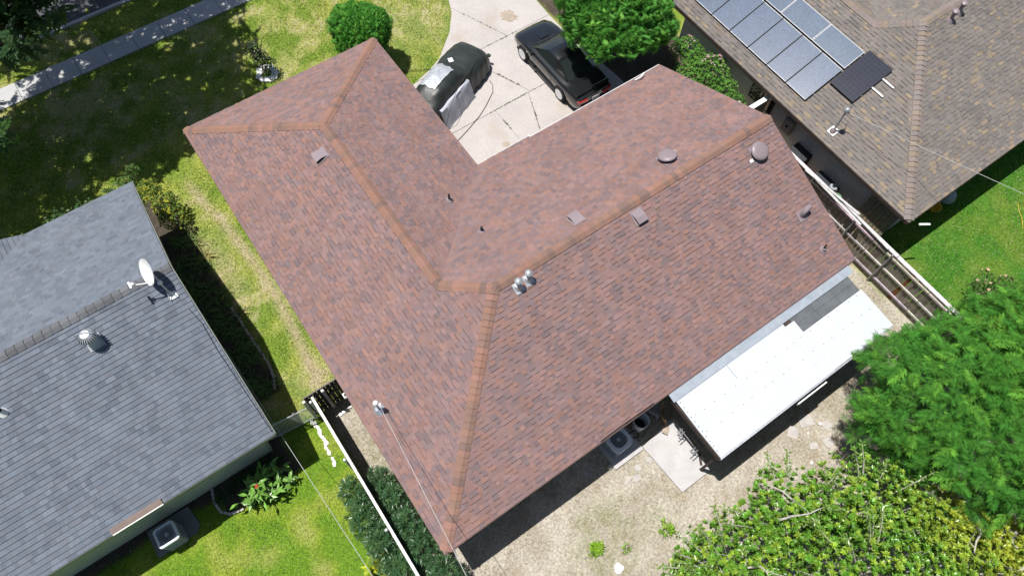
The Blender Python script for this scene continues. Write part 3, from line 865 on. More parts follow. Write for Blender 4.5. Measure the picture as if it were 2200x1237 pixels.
# ------------------------------------------------------------------ brown roofed neighbour
BX, BY, BZ, BS = 18.616, -0.032, 2.35, .378
bh = thing('house', 'neighbouring house with mottled brown shingle roof and solar panels at upper right', 'house')
pal_b = [((0.164, 0.145, 0.132), 3, .1), ((0.172, 0.149, 0.134), 2.4, .1), ((0.155, 0.140, 0.131), 2.4, -.1), ((0.140, 0.129, 0.124), 1.3, -.3), ((0.225, 0.180, 0.130), .5, .4), ((0.200, 0.166, 0.128), .5, .4)]
cap_b = [((0.205, 0.165, 0.145), 2, 0), ((0.215, 0.180, 0.165), 2, 0), ((0.225, 0.180, 0.140), 1.0, 0), ((0.190, 0.165, 0.155), 1.3, 0)]
Rb = Roof(bh, pal_b, cap_b, 12, edge=.36, cluster=2.2, band=.015, widths=(.12, .17, .22, .30))
L_roof(Rb, BX, BY, BZ, 8.2, 10.32, 16.0, 12.36, BS, False)
roof_brown = Rb.finish()
M['brick'] = bpy.data.materials.new('white_brick'); M['brick'].use_nodes = True
nt = M['brick'].node_tree; bs = nt.nodes['Principled BSDF']; geo = nt.nodes.new('ShaderNodeNewGeometry')
mp = nt.nodes.new('ShaderNodeMapping'); nt.links.new(geo.outputs['Position'], mp.inputs['Vector']); mp.inputs['Rotation'].default_value = (math.radians(90), 0, math.radians(90))
sp = nt.nodes.new('ShaderNodeSeparateXYZ'); nt.links.new(geo.outputs['Position'], sp.inputs[0])
ad = nt.nodes.new('ShaderNodeMath'); ad.operation = 'ADD'; nt.links.new(sp.outputs[0], ad.inputs[0]); nt.links.new(sp.outputs[1], ad.inputs[1])
cb_ = nt.nodes.new('ShaderNodeCombineXYZ'); nt.links.new(ad.outputs[0], cb_.inputs[0]); nt.links.new(sp.outputs[2], cb_.inputs[1])
br = nt.nodes.new('ShaderNodeTexBrick'); br.inputs['Scale'].default_value = 1.0; br.inputs['Brick Width'].default_value = .23; br.inputs['Row Height'].default_value = .078; br.inputs['Mortar Size'].default_value = .009
br.inputs['Color1'].default_value = (0.70, 0.69, 0.67, 1); br.inputs['Color2'].default_value = (0.62, 0.61, 0.60, 1); br.inputs['Mortar'].default_value = (0.34, 0.335, 0.33, 1)
nt.links.new(cb_.outputs[0], br.inputs['Vector']); nt.links.new(br.outputs['Color'], bs.inputs['Base Color']); bs.inputs['Roughness'].default_value = .85
bp = nt.nodes.new('ShaderNodeBump'); bp.inputs['Strength'].default_value = .6; bp.inputs['Distance'].default_value = .01; bp.invert = True
nt.links.new(br.outputs['Fac'], bp.inputs['Height']); nt.links.new(bp.outputs['Normal'], bs.inputs['Normal'])
walls([(BX+.5, BY+.5), (BX+15.7, BY+.5), (BX+15.7, BY+9.8), (BX+7.7, BY+9.8), (BX+7.7, BY+11.9), (BX+.5, BY+11.9)], 2.36, 'wall', M['brick'], bh)
b = MB(); b.loft([[(BX+.5, BY+11.8, 2.3), (BX+7.7, BY+11.8, 2.3), (BX+4.1, BY+11.8, 2.3+3.6*BS)], [(BX+.5, BY+11.9, 2.3), (BX+7.7, BY+11.9, 2.3), (BX+4.1, BY+11.9, 2.3+3.6*BS)]], cap=True); b.build('gable_wall', M['brick'], bh)
for p, q in (((BX, BY+12.36, BZ-.012), (BX, BY, BZ-.012)), ((BX, BY, BZ-.012), (BX+16, BY, BZ-.012)), ((BX+4.1, BY+12.37, BZ+4.1*BS-.012), (BX, BY+12.37, BZ-.012))):
    edge_board('fascia', M['wood_dark'], bh, p, q)
# windows in the side wall
for y0 in (6.6,):
    t = MB(); t.bbox((BX+.44, BY+y0, .95), (BX+.50, BY+y0+1.2, 2.05)); w = t.build('window', M['wood_dark'], bh)
    t = MB(); t.bbox((BX+.425, BY+y0+.06, 1.0), (BX+.44, BY+y0+.57, 2.0)); t.build('pane', M['glass'], w)
    t = MB(); t.bbox((BX+.425, BY+y0+.63, 1.0), (BX+.44, BY+y0+1.14, 2.0)); t.build('pane', M['glass'], w)
# vents by the right ridge
for i, (x, y) in enumerate(((24.80, 4.72), (25.34, 4.80))):
    t = bpy.data.objects.new('flue_pipe', None); COL.objects.link(t); t.parent = bh; t.location = (x, y, BZ+(y-BY)*BS)
    b = MB(); b.lathe([(.17, -.03), (.10, .1)], n=14); b.build('flashing', M['vent_brown'], t, smooth=True)
    b = MB(); b.tube([(0, 0, 0), (0, 0, .40)], .07, 12); b.build('pipe', M['vent_brown'], t, smooth=True)
    b = MB(); b.lathe([(.12, .36), (.125, .43), (.07, .48), (0, .49)], n=16); b.build('cowl', M['vent_brown'], t, smooth=True)
# service mast
t = bpy.data.objects.new('service_mast', None); COL.objects.link(t); t.parent = bh; t.location = (19.09, 4.09, BZ+(19.09-BX)*BS)
t['label'] = 'electrical service mast with weatherhead beside the solar panels'
b = MB(); b.box((0, 0, .03), (.30, .30, .03), rot=Matrix.Rotation(-math.atan(BS), 3, 'Y')); b.build('flashing', M['dullwhite'], t)
b = MB(); b.lathe([(.13, .0), (.11, .07), (.06, .14)], n=14); b.build('collar', M['vent_brown'], t, smooth=True)
b = MB(); b.tube([(0, 0, 0), (0, 0, 1.12)], .035, 10); b.build('mast_pipe', M['galv'], t, smooth=True)
b = MB(); b.lathe([(.05, 1.06), (.10, 1.12), (.105, 1.18), (.06, 1.25), (0, 1.27)], n=14); b.build('weatherhead', M['galv'], t, smooth=True)
for pth in (((.05, 0, 1.14), (.16, -.04, 1.02), (.30, .05, 1.0), (.42, .05, 1.04)), ((.04, -.05, 1.12), (.1, -.16, .98), (.20, -.26, .92)), ((.0, .0, .9), (.12, -.02, .86), (.25, -.05, .9))):
    b = MB(); b.tube(pth, .011, 6); b.build('wire_tail', M['cable_black'], t)

# solar panels
M['cells'] = bpy.data.materials.new('solar_cells'); M['cells'].use_nodes = True
def cell_mat(m, base, line, pitch, rough, amt):
    nt = m.node_tree; bs = nt.nodes['Principled BSDF']; tc = nt.nodes.new('ShaderNodeTexCoord')
    sp = nt.nodes.new('ShaderNodeSeparateXYZ'); nt.links.new(tc.outputs['Object'], sp.inputs[0])
    fac = None
    for ax, pc, wd in ((0, pitch, .10), (1, pitch*1.0, .05), (0, pitch/2.0, .06)):
        mo = nt.nodes.new('ShaderNodeMath'); mo.operation = 'PINGPONG'; mo.inputs[1].default_value = pc/2; nt.links.new(sp.outputs[ax], mo.inputs[0])
        lt = nt.nodes.new('ShaderNodeMath'); lt.operation = 'LESS_THAN'; lt.inputs[1].default_value = pc/2*wd; nt.links.new(mo.outputs[0], lt.inputs[0])
        if fac is None: fac = lt.outputs[0]
        else:
            mxx = nt.nodes.new('ShaderNodeMath'); mxx.operation = 'MAXIMUM'; nt.links.new(fac, mxx.inputs[0]); nt.links.new(lt.outputs[0], mxx.inputs[1]); fac = mxx.outputs[0]
    geo = nt.nodes.new('ShaderNodeNewGeometry')
    nz = nt.nodes.new('ShaderNodeTexNoise'); nz.inputs['Scale'].default_value = 2.4; nz.inputs['Detail'].default_value = 6; nt.links.new(geo.outputs['Position'], nz.inputs['Vector'])
    wn = nt.nodes.new('ShaderNodeTexVoronoi'); wn.inputs['Scale'].default_value = 22; nt.links.new(geo.outputs['Position'], wn.inputs['Vector'])
    mr = nt.nodes.new('ShaderNodeMapRange'); mr.inputs[3].default_value = .85; mr.inputs[4].default_value = 1.18; nt.links.new(nz.outputs['Fac'], mr.inputs[0])
    mr2 = nt.nodes.new('ShaderNodeMapRange'); mr2.inputs[3].default_value = 1-amt; mr2.inputs[4].default_value = 1+amt
    sp2 = nt.nodes.new('ShaderNodeSeparateColor'); nt.links.new(wn.outputs['Color'], sp2.inputs[0]); nt.links.new(sp2.outputs[0], mr2.inputs[0])
    mu = nt.nodes.new('ShaderNodeMath'); mu.operation = 'MULTIPLY'; nt.links.new(mr.outputs[0], mu.inputs[0]); nt.links.new(mr2.outputs[0], mu.inputs[1])
    mx = nt.nodes.new('ShaderNodeMix'); mx.data_type = 'RGBA'; nt.links.new(fac, mx.inputs[0]); mx.inputs[6].default_value = (*base, 1); mx.inputs[7].default_value = (*line, 1)
    sc = nt.nodes.new('ShaderNodeVectorMath'); sc.operation = 'SCALE'; nt.links.new(mx.outputs[2], sc.inputs[0]); nt.links.new(mu.outputs[0], sc.inputs['Scale'])
    nt.links.new(sc.outputs[0], bs.inputs['Base Color']); bs.inputs['Roughness'].default_value = rough; bs.inputs['Specular IOR Level'].default_value = .5
    bs.inputs['Coat Weight'].default_value = .4; bs.inputs['Coat Roughness'].default_value = .06
cell_mat(M['cells'], (0.048, 0.074, 0.130), (0.18, 0.22, 0.29), .078, .25, .16)
M['cells2'] = bpy.data.materials.new('solar_cells_rotated'); M['cells2'].use_nodes = True
cell_mat(M['cells2'], (0.050, 0.080, 0.132), (0.18, 0.22, 0.28), .066, .25, .14)
M['cells_black'] = bpy.data.materials.new('black_solar_cells'); M['cells_black'].use_nodes = True
cell_mat(M['cells_black'], (0.020, 0.023, 0.036), (0.040, 0.045, 0.06), .16, .14, .10)
th = math.atan(BS)
def solar(y0, y1, x0, x1, label, m='cells', frame='dullwhite', off=.12):
    """y0<y1 along eave, x0<x1 plan distance up the slope (world x)"""
    cx, cy = (x0+x1)/2, (y0+y1)/2; lx = (x1-x0)/math.cos(th); ly = y1-y0
    z = BZ+(cx-BX)*BS+off
    t = thing('solar_panel', label, 'solar panel', (cx, cy, z), group='solar panels on the brown roof')
    t.rotation_euler = (0, -th, 0)
    g = .012; w = .013
    b = MB(); b.bbox((-lx/2+g, -ly/2+g, -.03), (lx/2-g, -ly/2+g+w, .012)); b.build('frame_side', M['ac_dark' if m == 'cells' else frame], t)
    b = MB(); b.bbox((-lx/2+g, ly/2-g-w, -.03), (lx/2-g, ly/2-g, .012)); b.build('frame_side', M['ac_dark' if m == 'cells' else frame], t)
    b = MB(); b.bbox((-lx/2+g, -ly/2+g+w, -.03), (-lx/2+g+w, ly/2-g-w, .012)); b.build('frame_end', M[frame], t)
    b = MB(); b.bbox((lx/2-g-w, -ly/2+g+w, -.03), (lx/2-g, ly/2-g-w, .012)); b.build('frame_end', M[frame], t)
    b = MB(); b.bbox((-lx/2+g+w, -ly/2+g+w, -.025), (lx/2-g-w, ly/2-g-w, .004)); b.build('cell_sheet', M[m], t)
    b = MB(); b.bbox((-lx*.28, -ly/2, -.08), (-lx*.28+.04, ly/2, -.031)); b.build('rail', M['galv'], t)
    b = MB(); b.bbox((lx*.28, -ly/2, -.08), (lx*.28+.04, ly/2, -.031)); b.build('rail', M['galv'], t)
    return t
ordn = ['first', 'second', 'third', 'fourth', 'fifth', 'sixth', 'seventh']
ys = [5.61+1.02*k for k in range(8)]
for k in range(7):
    lab = '%s tall blue solar panel of the lower row counted from the black panel' % ordn[k]
    solar(ys[k], ys[k+1], 19.15, 20.74, lab)
ys2 = [5.60, 7.255, 8.91, 10.565, 12.1]
for k in range(4):
    solar(ys2[k], ys2[k+1], 20.80, 21.66, '%s wide blue solar panel of the upper row counted from the black panel' % ordn[k], 'cells2')
solar(4.43, 5.56, 20.14, 21.82, 'newer black solar panel at the end of the array', 'cells_black', 'black')
for x, lab in ((20.98, 'lower'), (21.42, 'upper')):
    z = BZ+(x-BX)*BS
    o = MB(); o.box((0, 0, 0), (.05, 1.6, .05)); o = o.build('mounting_rail', M['white_paint'])
    o.location = (x, 4.72, z+.055); o.rotation_euler = (0, -th, 0)
    tag(o, '%s of two white rails sticking out past the black solar panel' % lab, 'rail', 'mounting rails')
# ------------------------------------------------------------------ vegetation
def t_leaf(l, w, fold=.25, x0=0.0):
    """single leaf along +x, two folded quads"""
    V = [(x0, 0, 0), (x0+l*.45, w/2, fold*w/2), (x0+l, 0, -.08*l), (x0+l*.5, 0, 0), (x0+l*.45, -w/2, fold*w/2)]
    F = [(0, 3, 2, 1), (0, 4, 2, 3)]
    return V, F
def t_merge(parts):
    V = []; F = []
    for v, f in parts:
        i = len(V); V += list(v); F += [tuple(i+k for k in q) for q in f]
    return np.array(V, float), np.array(F, int)
def t_xform(vf, M3, off=(0, 0, 0)):
    v, f = vf
    return [tuple(M3 @ Vector(p)+Vector(off)) for p in v], f
def t_rosette(n, l, w, open_=55, fold=.3, seed=1):
    r = random.Random(seed); P = []
    for k in range(n):
        a = 2*math.pi*k*0.381966 if n > 6 else 2*math.pi*k/n
        el = math.radians(90-open_*(.45+.6*k/n)*r.uniform(.85, 1.15))
        Mx = Matrix.Rotation(a, 3, 'Z') @ Matrix.Rotation(-el, 3, 'Y')
        P.append(t_xform(t_leaf(l*r.uniform(.75, 1.1), w*r.uniform(.85, 1.1), fold), Mx, (0, 0, .1*l*(1-k/n))))
    return t_merge(P)
def t_frond(L, pairs, ll, lw, droop=.35, ang=62, seed=1, vee=.25):
    """pinnate leaf along +x drooping to -z"""
    r = random.Random(seed); P = []
    def pt(t): return Vector((L*t*(1-.12*droop*t), 0, -droop*L*t*t))
    for k in range(pairs):
        t = .14+.86*k/pairs
        p = pt(t)
        for s in (-1, 1):
            a = math.radians(ang*(1-.35*t))*s*r.uniform(.9, 1.1)
            Mx = Matrix.Rotation(a, 3, 'Z') @ Matrix.Rotation(math.radians(10+30*droop*t), 3, 'Y') @ Matrix.Rotation(vee*s*r.uniform(.5, 1.4), 3, 'X')
            sc = (1-.45*abs(t-.45))
            v = [(0, 0, 0), (ll*.5*sc, lw*.5, 0), (ll*sc, 0, -.01*ll), (ll*.5*sc, -lw*.5, 0)]
            P.append(([tuple(Mx @ Vector(q)+p) for q in v], [(0, 3, 2, 1)]))
    v = [(0, 0, 0), (ll*.55, lw*.5, 0), (ll, 0, 0), (ll*.55, -lw*.5, 0)]
    P.append(([tuple(Vector(q)+pt(1)) for q in v], [(0, 3, 2, 1)]))
    for k in range(3):     # rachis
        a, b2 = pt(k/3), pt((k+1)/3)
        P.append(([tuple(a+Vector((0, -.004, 0))), tuple(b2+Vector((0, -.003, 0))), tuple(b2+Vector((0, .003, 0))), tuple(a+Vector((0, .004, 0)))], [(0, 1, 2, 3)]))
    return t_merge(P)
def t_strap(l, w, n=5, arch=1.0):
    V = []; F = []
    for k in range(n+1):
        t = k/n; x = l*(.55*t+.25*t*t*arch); z = l*(.95*t-.85*arch*t*t); ww = w*(1-.85*t**2)*(.5 if k == 0 else 1)
        V += [(x, -ww/2, z), (x, ww/2, z)]
    for k in range(n):
        F.append((2*k, 2*k+2, 2*k+3, 2*k+1))
    return np.array(V, float), np.array(F, int)

def t_compound(frond, places, seed=1, amp=.25):
    '''several fronds joined into one spray; places = list of (offset, azimuth, pitch, roll, scale)'''
    r = random.Random(seed); V = []; F = []; C = []
    fv, ff = frond
    for off, az, pit, rol, sc in places:
        Mx = np.array(Matrix.Rotation(az, 3, 'Z') @ Matrix.Rotation(pit, 3, 'Y') @ Matrix.Rotation(rol, 3, 'X'))
        i = len(V); V += (fv @ Mx.T*sc+np.array(off)).tolist(); F += (ff+i).tolist(); C += [1+amp*r.uniform(-1, 1)]*len(ff)
    return np.array(V), np.array(F), np.array(C)
def t_spray(seed=1, L=.46, pairs=5, fl=.23):
    r = random.Random(seed); pl = []
    fr_ = t_frond(fl, 5, .072, .027, .25, 60, seed)
    for k in range(pairs):
        t = .08+.86*k/(pairs-1)
        for s in (-1, 1):
            pl.append(((L*t, 0, -.30*L*t*t), s*math.radians(58-22*t)*r.uniform(.85, 1.15), math.radians(8+22*t), s*r.uniform(-.5, .3), (1-.35*abs(t-.4))*r.uniform(.85, 1.1)))
    pl.append(((L*.95, 0, -.28*L), 0, .45, 0, .9))
    return t_compound(fr_, pl, seed)
def t_tassel(seed=1, n=7, fl=.26):
    r = random.Random(seed); fr_ = t_frond(fl, 7, .085, .026, .8, 48, seed, .3)
    pl = [((r.uniform(-.03, .03), r.uniform(-.03, .03), -.012*k), 2.4*k+r.uniform(-.3, .3), math.radians(r.uniform(5, 40)), r.uniform(-.4, .4), r.uniform(.75, 1.15)) for k in range(n)]
    return t_compound(fr_, pl, seed)
def frames(axis, nrm):
    x = axis/np.linalg.norm(axis, axis=1, keepdims=True)
    z = nrm - x*np.sum(nrm*x, 1, keepdims=True); z /= (np.linalg.norm(z, axis=1, keepdims=True)+1e-9)
    y = np.cross(z, x)
    return np.stack([x, y, z], 2)     # columns
def scatter(name, T, R, pos, scale, cols, m, parent, nparts=0, partname='leaf', jitter=.10, seed=1, kind='stuff'):
    V, F = T[0], T[1]
    TC = T[2] if len(T) > 2 else np.ones(len(F))
    r = np.random.default_rng(seed)
    n = len(pos)
    idx = np.arange(n)
    if nparts:
        d = np.linalg.norm(pos-np.array(CAMPOS)[None], axis=1)
        order = np.argsort(d); parts = order[:min(nparts, n)]; idx = order[min(nparts, n):]
        nv = 5; q = np.argsort(cols[parts].sum(1)); groups = np.array_split(parts[q], nv)
        for g in groups:
            if len(g) == 0: continue
            me = npmesh(partname, V, F, np.clip(np.tile(cols[g].mean(0), (len(F), 1))*TC[:, None]*r.uniform(1-jitter, 1+jitter, (len(F), 1)), .004, .95)); me.materials.append(m)
            for i in g:
                o = bpy.data.objects.new(partname, me); COL.objects.link(o); o.parent = parent
                mm = Matrix(R[i].tolist()).to_4x4() @ Matrix.Scale(float(scale[i]), 4); mm.translation = Vector(pos[i].tolist())
                o.matrix_local = mm
    if len(idx):
        P = np.einsum('nij,vj->nvi', R[idx]*scale[idx][:, None, None], V)+pos[idx][:, None, :]
        FF = (F[None]+(np.arange(len(idx))*len(V))[:, None, None]).reshape(-1, F.shape[1])
        fc = np.repeat(cols[idx], len(F), axis=0)*np.tile(TC, len(idx))[:, None]*r.uniform(1-jitter, 1+jitter, (len(FF), 1))
        return link(name, npmesh(name, P.reshape(-1, 3), FF, np.clip(fc, .004, .95)), m, parent, kind=kind)

def crown_pts(lobes, n, seed, shell=.30, inner=.12, zmin=None, lump=.16):
    """points, outward dirs and depth (0 outer..1 inner) on a union of ellipsoids"""
    r = np.random.default_rng(seed)
    vol = np.array([l[3]*l[4]+l[3]*l[5]+l[4]*l[5] for l in lobes]); vol = vol/vol.sum()
    out_p = []; out_d = []; out_k = []
    for li, l in enumerate(lobes):
        m = int(n*vol[li]*1.5)
        d = r.normal(size=(m, 3)); d /= np.linalg.norm(d, axis=1, keepdims=True)
        d[:, 2] = np.where(d[:, 2] < -.35, -d[:, 2], d[:, 2])
        lum = 1+lump*(fbm(d[:, 0]*2.3+li*5+d[:, 2]*1.7, d[:, 1]*2.3+d[:, 2]*1.9, seed+li, 3)-.5)*2.2
        k = r.random(m)**1.6*shell
        inn = r.random(m) < inner; k = np.where(inn, r.uniform(shell, .75, m), k)
        p = np.array(l[:3])+d*np.array(l[3:6])*((1-k)*lum)[:, None]
        nd = d/np.array(l[3:6]); nd /= np.linalg.norm(nd, axis=1, keepdims=True)
        keep = np.ones(m, bool)
        for lj, q in enumerate(lobes):
            if lj == li: continue
            e = (((p-np.array(q[:3]))/np.array(q[3:6]))**2).sum(1)
            keep &= (e > .42) | (r.random(m) < .06)
        if zmin is not None: keep &= p[:, 2] > zmin
        out_p.append(p[keep]); out_d.append(nd[keep]); out_k.append(k[keep])
    p = np.vstack(out_p); d = np.vstack(out_d); k = np.concatenate(out_k)
    if len(p) > n:
        s = r.permutation(len(p))[:n]; p, d, k = p[s], d[s], k[s]
    return p, d, k

def limbs(base, lobes, r0, m, parent, seed=1, fork=.45, twigs=0):
    r = random.Random(seed)
    b = MB(); base = Vector(base)
    zt = min(l[2]-l[5]*.4 for l in lobes); zt = max(zt*fork+base.z, base.z+.3)
    cx = sum(l[0] for l in lobes)/len(lobes); cy = sum(l[1] for l in lobes)/len(lobes)
    top = Vector((base.x+(cx-base.x)*.3, base.y+(cy-base.y)*.3, zt))
    b.tube([base+Vector((0, 0, -.1)), base+Vector((r.uniform(-.05, .05), r.uniform(-.05, .05), (zt-base.z)*.5)), top], [r0*1.25, r0, r0*.85], 10)
    for l in lobes:
        c = Vector(l[:3])
        mid = top.lerp(c, .5)+Vector((r.uniform(-.2, .2), r.uniform(-.2, .2), .15))
        b.tube([top-Vector((0, 0, .1)), mid, c], [r0*.6, r0*.4, r0*.22], 8)
        for k in range(5+twigs):
            d = Vector((r.uniform(-1, 1), r.uniform(-1, 1), r.uniform(-.1, 1))).normalized()
            e = c+Vector((d.x*l[3], d.y*l[4], d.z*l[5]))*.92
            s = mid.lerp(c, r.uniform(.2, 1))
            mm = s.lerp(e, .5)+Vector((r.uniform(-.12, .12), r.uniform(-.12, .12), .08))
            b.tube([s, mm, e], [r0*.22, r0*.13, r0*.045], 5)
    return b.build('trunk', m, parent, smooth=True)

def cvar(n, base, seed, amp=.16, alt=None, altp=0.0):
    r = np.random.default_rng(seed)
    c = np.tile(np.asarray(base, float), (n, 1))*r.uniform(1-amp, 1+amp, (n, 1))
    c[:, 0] *= r.uniform(.88, 1.14, n)
    if alt is not None:
        k = r.random(n) < altp; c[k] = np.asarray(alt)*r.uniform(.8, 1.2, (k.sum(), 1))
    return c

def pinnate_tree(name, label, base, lobes, n, frond, seed, col, r0=.12, parts=0, droopk=.55, alt=None, altp=0, sc=(.75, 1.2), zmin=None, group=None, m='leaf', shell=.3, bark='bark', lump=.16, mode='frond', pname='leaf'):
    t = thing(name, label, 'tree', base, group=group)
    bl = [(l[0]-base[0], l[1]-base[1], l[2]-base[2], *l[3:]) for l in lobes]
    limbs((0, 0, 0), bl, r0, M[bark], t, seed)
    p, d, k = crown_pts(bl, n, seed, zmin=zmin, shell=shell, lump=lump)
    r = np.random.default_rng(seed+5); nn = len(p)
    tang = r.normal(size=(nn, 3)); tang -= d*np.sum(tang*d, 1, keepdims=True); tang /= np.linalg.norm(tang, axis=1, keepdims=True)
    ax = d*.55+tang*.8; ax[:, 2] -= droopk*.6
    nr = d+np.array((0, 0, .6))+r.normal(0, .25, (nn, 3))
    if mode == 'tassel':      # local z = shoot axis, leaves hang around it
        nr = d*.8+np.array((0, 0, .7))+r.normal(0, .2, (nn, 3)); ax = tang
    elif mode == 'spray':
        ax = d*.50+tang*.55+r.normal(0, .15, (nn, 3)); ax[:, 2] += .05; nr = d*.5+np.array((0, 0, .9))+r.normal(0, .16, (nn, 3))
    R = frames(ax, nr)
    scatter('crown', frond, R, p, r.uniform(sc[0], sc[1], nn), cvar(nn, col, seed, .17, alt, altp), M[m], t, parts, pname, seed=seed, jitter=.16)
    return t

# big feathery tree, lower right
pinnate_tree('feathery_tree', 'large dense feathery green tree at the right behind the white patio roof', (15.0, -6.2, 0),
             [(13.9, -4.75, 3.5, 2.35, 2.0, 1.8), (15.9, -4.5, 3.3, 2.1, 1.5, 1.5), (17.8, -5.2, 3.5, 2.4, 1.7, 1.6), (15.5, -7.0, 4.4, 3.0, 2.4, 2.0), (13.4, -6.2, 3.7, 1.8, 1.6, 1.8), (19.2, -7.0, 4.0, 3.0, 2.4, 1.8), (12.8, -4.9, 2.5, 1.1, 1.3, 1.4), (14.2, -3.3, 2.6, 1.0, .8, 1.1)],
             3900, t_spray(3), 21, (0.050, 0.172, 0.022), .16, 300, .35, (0.11, .29, .035), .18, (.60, 1.0), shell=.26, lump=.20, m='leaf_feather', mode='spray', pname='leaf_spray')
# round lawn tree and the tree over the black car (same drooping foliage)
FR2 = t_frond(.23, 6, .085, .024, .75, 50, 5, .35)
pinnate_tree('round_lawn_tree', 'clipped round green tree beside the front roof corner', (7.75, 18.5, 0),
             [(7.80, 18.42, 1.75, 1.25, 1.2, 1.1), (7.5, 18.75, 2.0, .9, .85, .85), (8.15, 18.2, 1.95, .9, .8, .8)], 1350, t_tassel(5), 31, (0.068, 0.235, 0.032), .09, 250, 1.0, (0.14, .34, .05), .15, (.65, 1.1), shell=.30, lump=.20, mode='tassel', pname='leaf_spray')
pinnate_tree('shade_tree', 'spreading green tree hanging over the black car', (16.6, 12.9, 0),
             [(14.8, 12.0, 2.75, 1.0, .9, .85), (15.8, 11.35, 2.75, 1.1, .85, .85), (16.9, 11.3, 2.7, .9, .8, .8), (14.5, 12.9, 2.8, .8, .8, .7), (15.4, 12.75, 3.1, 1.5, 1.35, 1.1), (16.6, 12.3, 3.2, 1.5, 1.3, 1.15), (15.1, 13.6, 3.3, 1.4, 1.3, 1.1), (16.6, 13.9, 3.6, 1.7, 1.5, 1.2), (17.2, 12.9, 3.1, 1.1, 1.5, 1.0), (14.6, 13.1, 2.7, .9, .9, .8)],
             3000, t_tassel(6), 37, (0.064, 0.215, 0.030), .11, 250, 1.0, (0.14, .34, .05), .13, (.75, 1.25), shell=.36, lump=.30, mode='tassel', pname='leaf_spray')

# tall street trees whose crowns hang above the frame and shade the lawn
pinnate_tree('street_tree', 'tall dark green tree overhanging the sidewalk at the upper left corner', (-5.9, 23.3, 0),
             [(-2.6, 22.6, 7.6, 2.6, 2.3, 1.5), (-.4, 23.4, 8.2, 2.4, 2.2, 1.5), (1.2, 24.6, 8.0, 2.0, 1.8, 1.3), (-4.6, 22.6, 6.9, 2.6, 2.3, 1.8), (-3.6, 25.4, 7.8, 3.0, 2.4, 1.8), (-.6, 26.4, 8.2, 2.8, 2.0, 1.5),
              (-3.0, 21.0, 7.8, 2.2, 1.3, 1.1), (-.9, 21.3, 8.6, 2.1, 1.4, 1.1), (.6, 22.3, 8.6, 1.7, 1.5, 1.1), (-6.6, 23.4, 7.0, 2.4, 2.8, 1.8),
              (-2.75, 19.9, 6.1, .95, .8, .7), (-2.0, 21.1, 6.0, .9, .8, .7), (-.5, 28.6, 8.0, 2.6, 1.8, 1.4), (-3.8, 28.6, 8.0, 2.6, 1.8, 1.4), (2.2, 27.0, 8.0, 1.7, 1.6, 1.2)],
             6500, t_frond(.44, 6, .17, .085, .5, 55, 9), 43, (0.032, 0.072, 0.022), .22, 0, .8, (0.06, .13, .03), .12, (.8, 1.3), shell=.45, lump=.25)
pinnate_tree('street_tree', 'dark green tree at the left edge above the shaded lawn', (-8.6, 20.6, 0),
             [(-7.5, 20.3, 4.6, 2.3, 2.0, 1.5), (-5.9, 20.0, 4.4, 1.25, 1.1, .8), (-8.6, 22.0, 5.8, 2.4, 2.0, 1.6), (-9.3, 19.6, 5.0, 2.2, 2.0, 1.6), (-5.35, 19.0, 3.9, .6, .55, .45)],
             2300, t_frond(.5, 8, .16, .05, .5, 55, 11), 47, (0.038, 0.095, 0.028), .16, 0, .6, (0.08, .17, .04), .15, (.8, 1.2), shell=.42)

# broadleaf tree, bottom right: glossy leaves in whorls, pale bare twigs showing
t = thing('broadleaf_tree', 'glossy broadleaf tree with pale twigs at the bottom right', 'tree', (9.5, -6.6, 0))
lob = [(8.2, -4.7, 2.5, 2.1, 1.4, 1.2), (6.2, -4.7, 2.4, 1.7, 1.3, 1.2), (5.3, -4.6, 2.0, 1.2, 1.1, 1.1), (10.2, -5.7, 2.6, 1.8, 1.4, 1.2), (11.7, -7.3, 2.7, 1.7, 1.5, 1.2), (8.6, -7.0, 3.2, 2.3, 1.7, 1.4), (5.6, -6.0, 2.3, 1.5, 1.4, 1.1), (10.6, -8.2, 3.0, 2.0, 1.6, 1.3), (12.6, -8.6, 2.6, 1.2, 1.2, 1.0)]
bl = [(l[0]-9.5, l[1]+6.6, l[2], *l[3:]) for l in lob]
limbs((0, 0, 0), bl, .10, M['bark_pale'], t, 5, twigs=9)
p, d, k = crown_pts(bl, 5600, 61, shell=.45, inner=.14, lump=.34)
r_ = np.random.default_rng(62); nn = len(p)
ax = d+np.array((0, 0, .55))+r_.normal(0, .35, (nn, 3))
Z = ax/np.linalg.norm(ax, axis=1, keepdims=True)
yel = sstep(9.8, 12.2, p[:, 0]+9.5)*(.35+.9*r_.random(nn)) * sstep(-5.2, -7.2, p[:, 1]-6.6)
# whorls: local z is the shoot axis
Xr = r_.normal(size=(nn, 3)); Xr -= Z*np.sum(Xr*Z, 1, keepdims=True)
R = frames(Xr, Z)
base_c = cvar(nn, (0.118, 0.265, 0.028), 63, .30, (0.25, .375, .04), .28)
base_c = base_c*(1-np.clip(yel, 0, 1)[:, None]) + np.array((0.33, .37, .035))*np.clip(yel, 0, 1)[:, None]
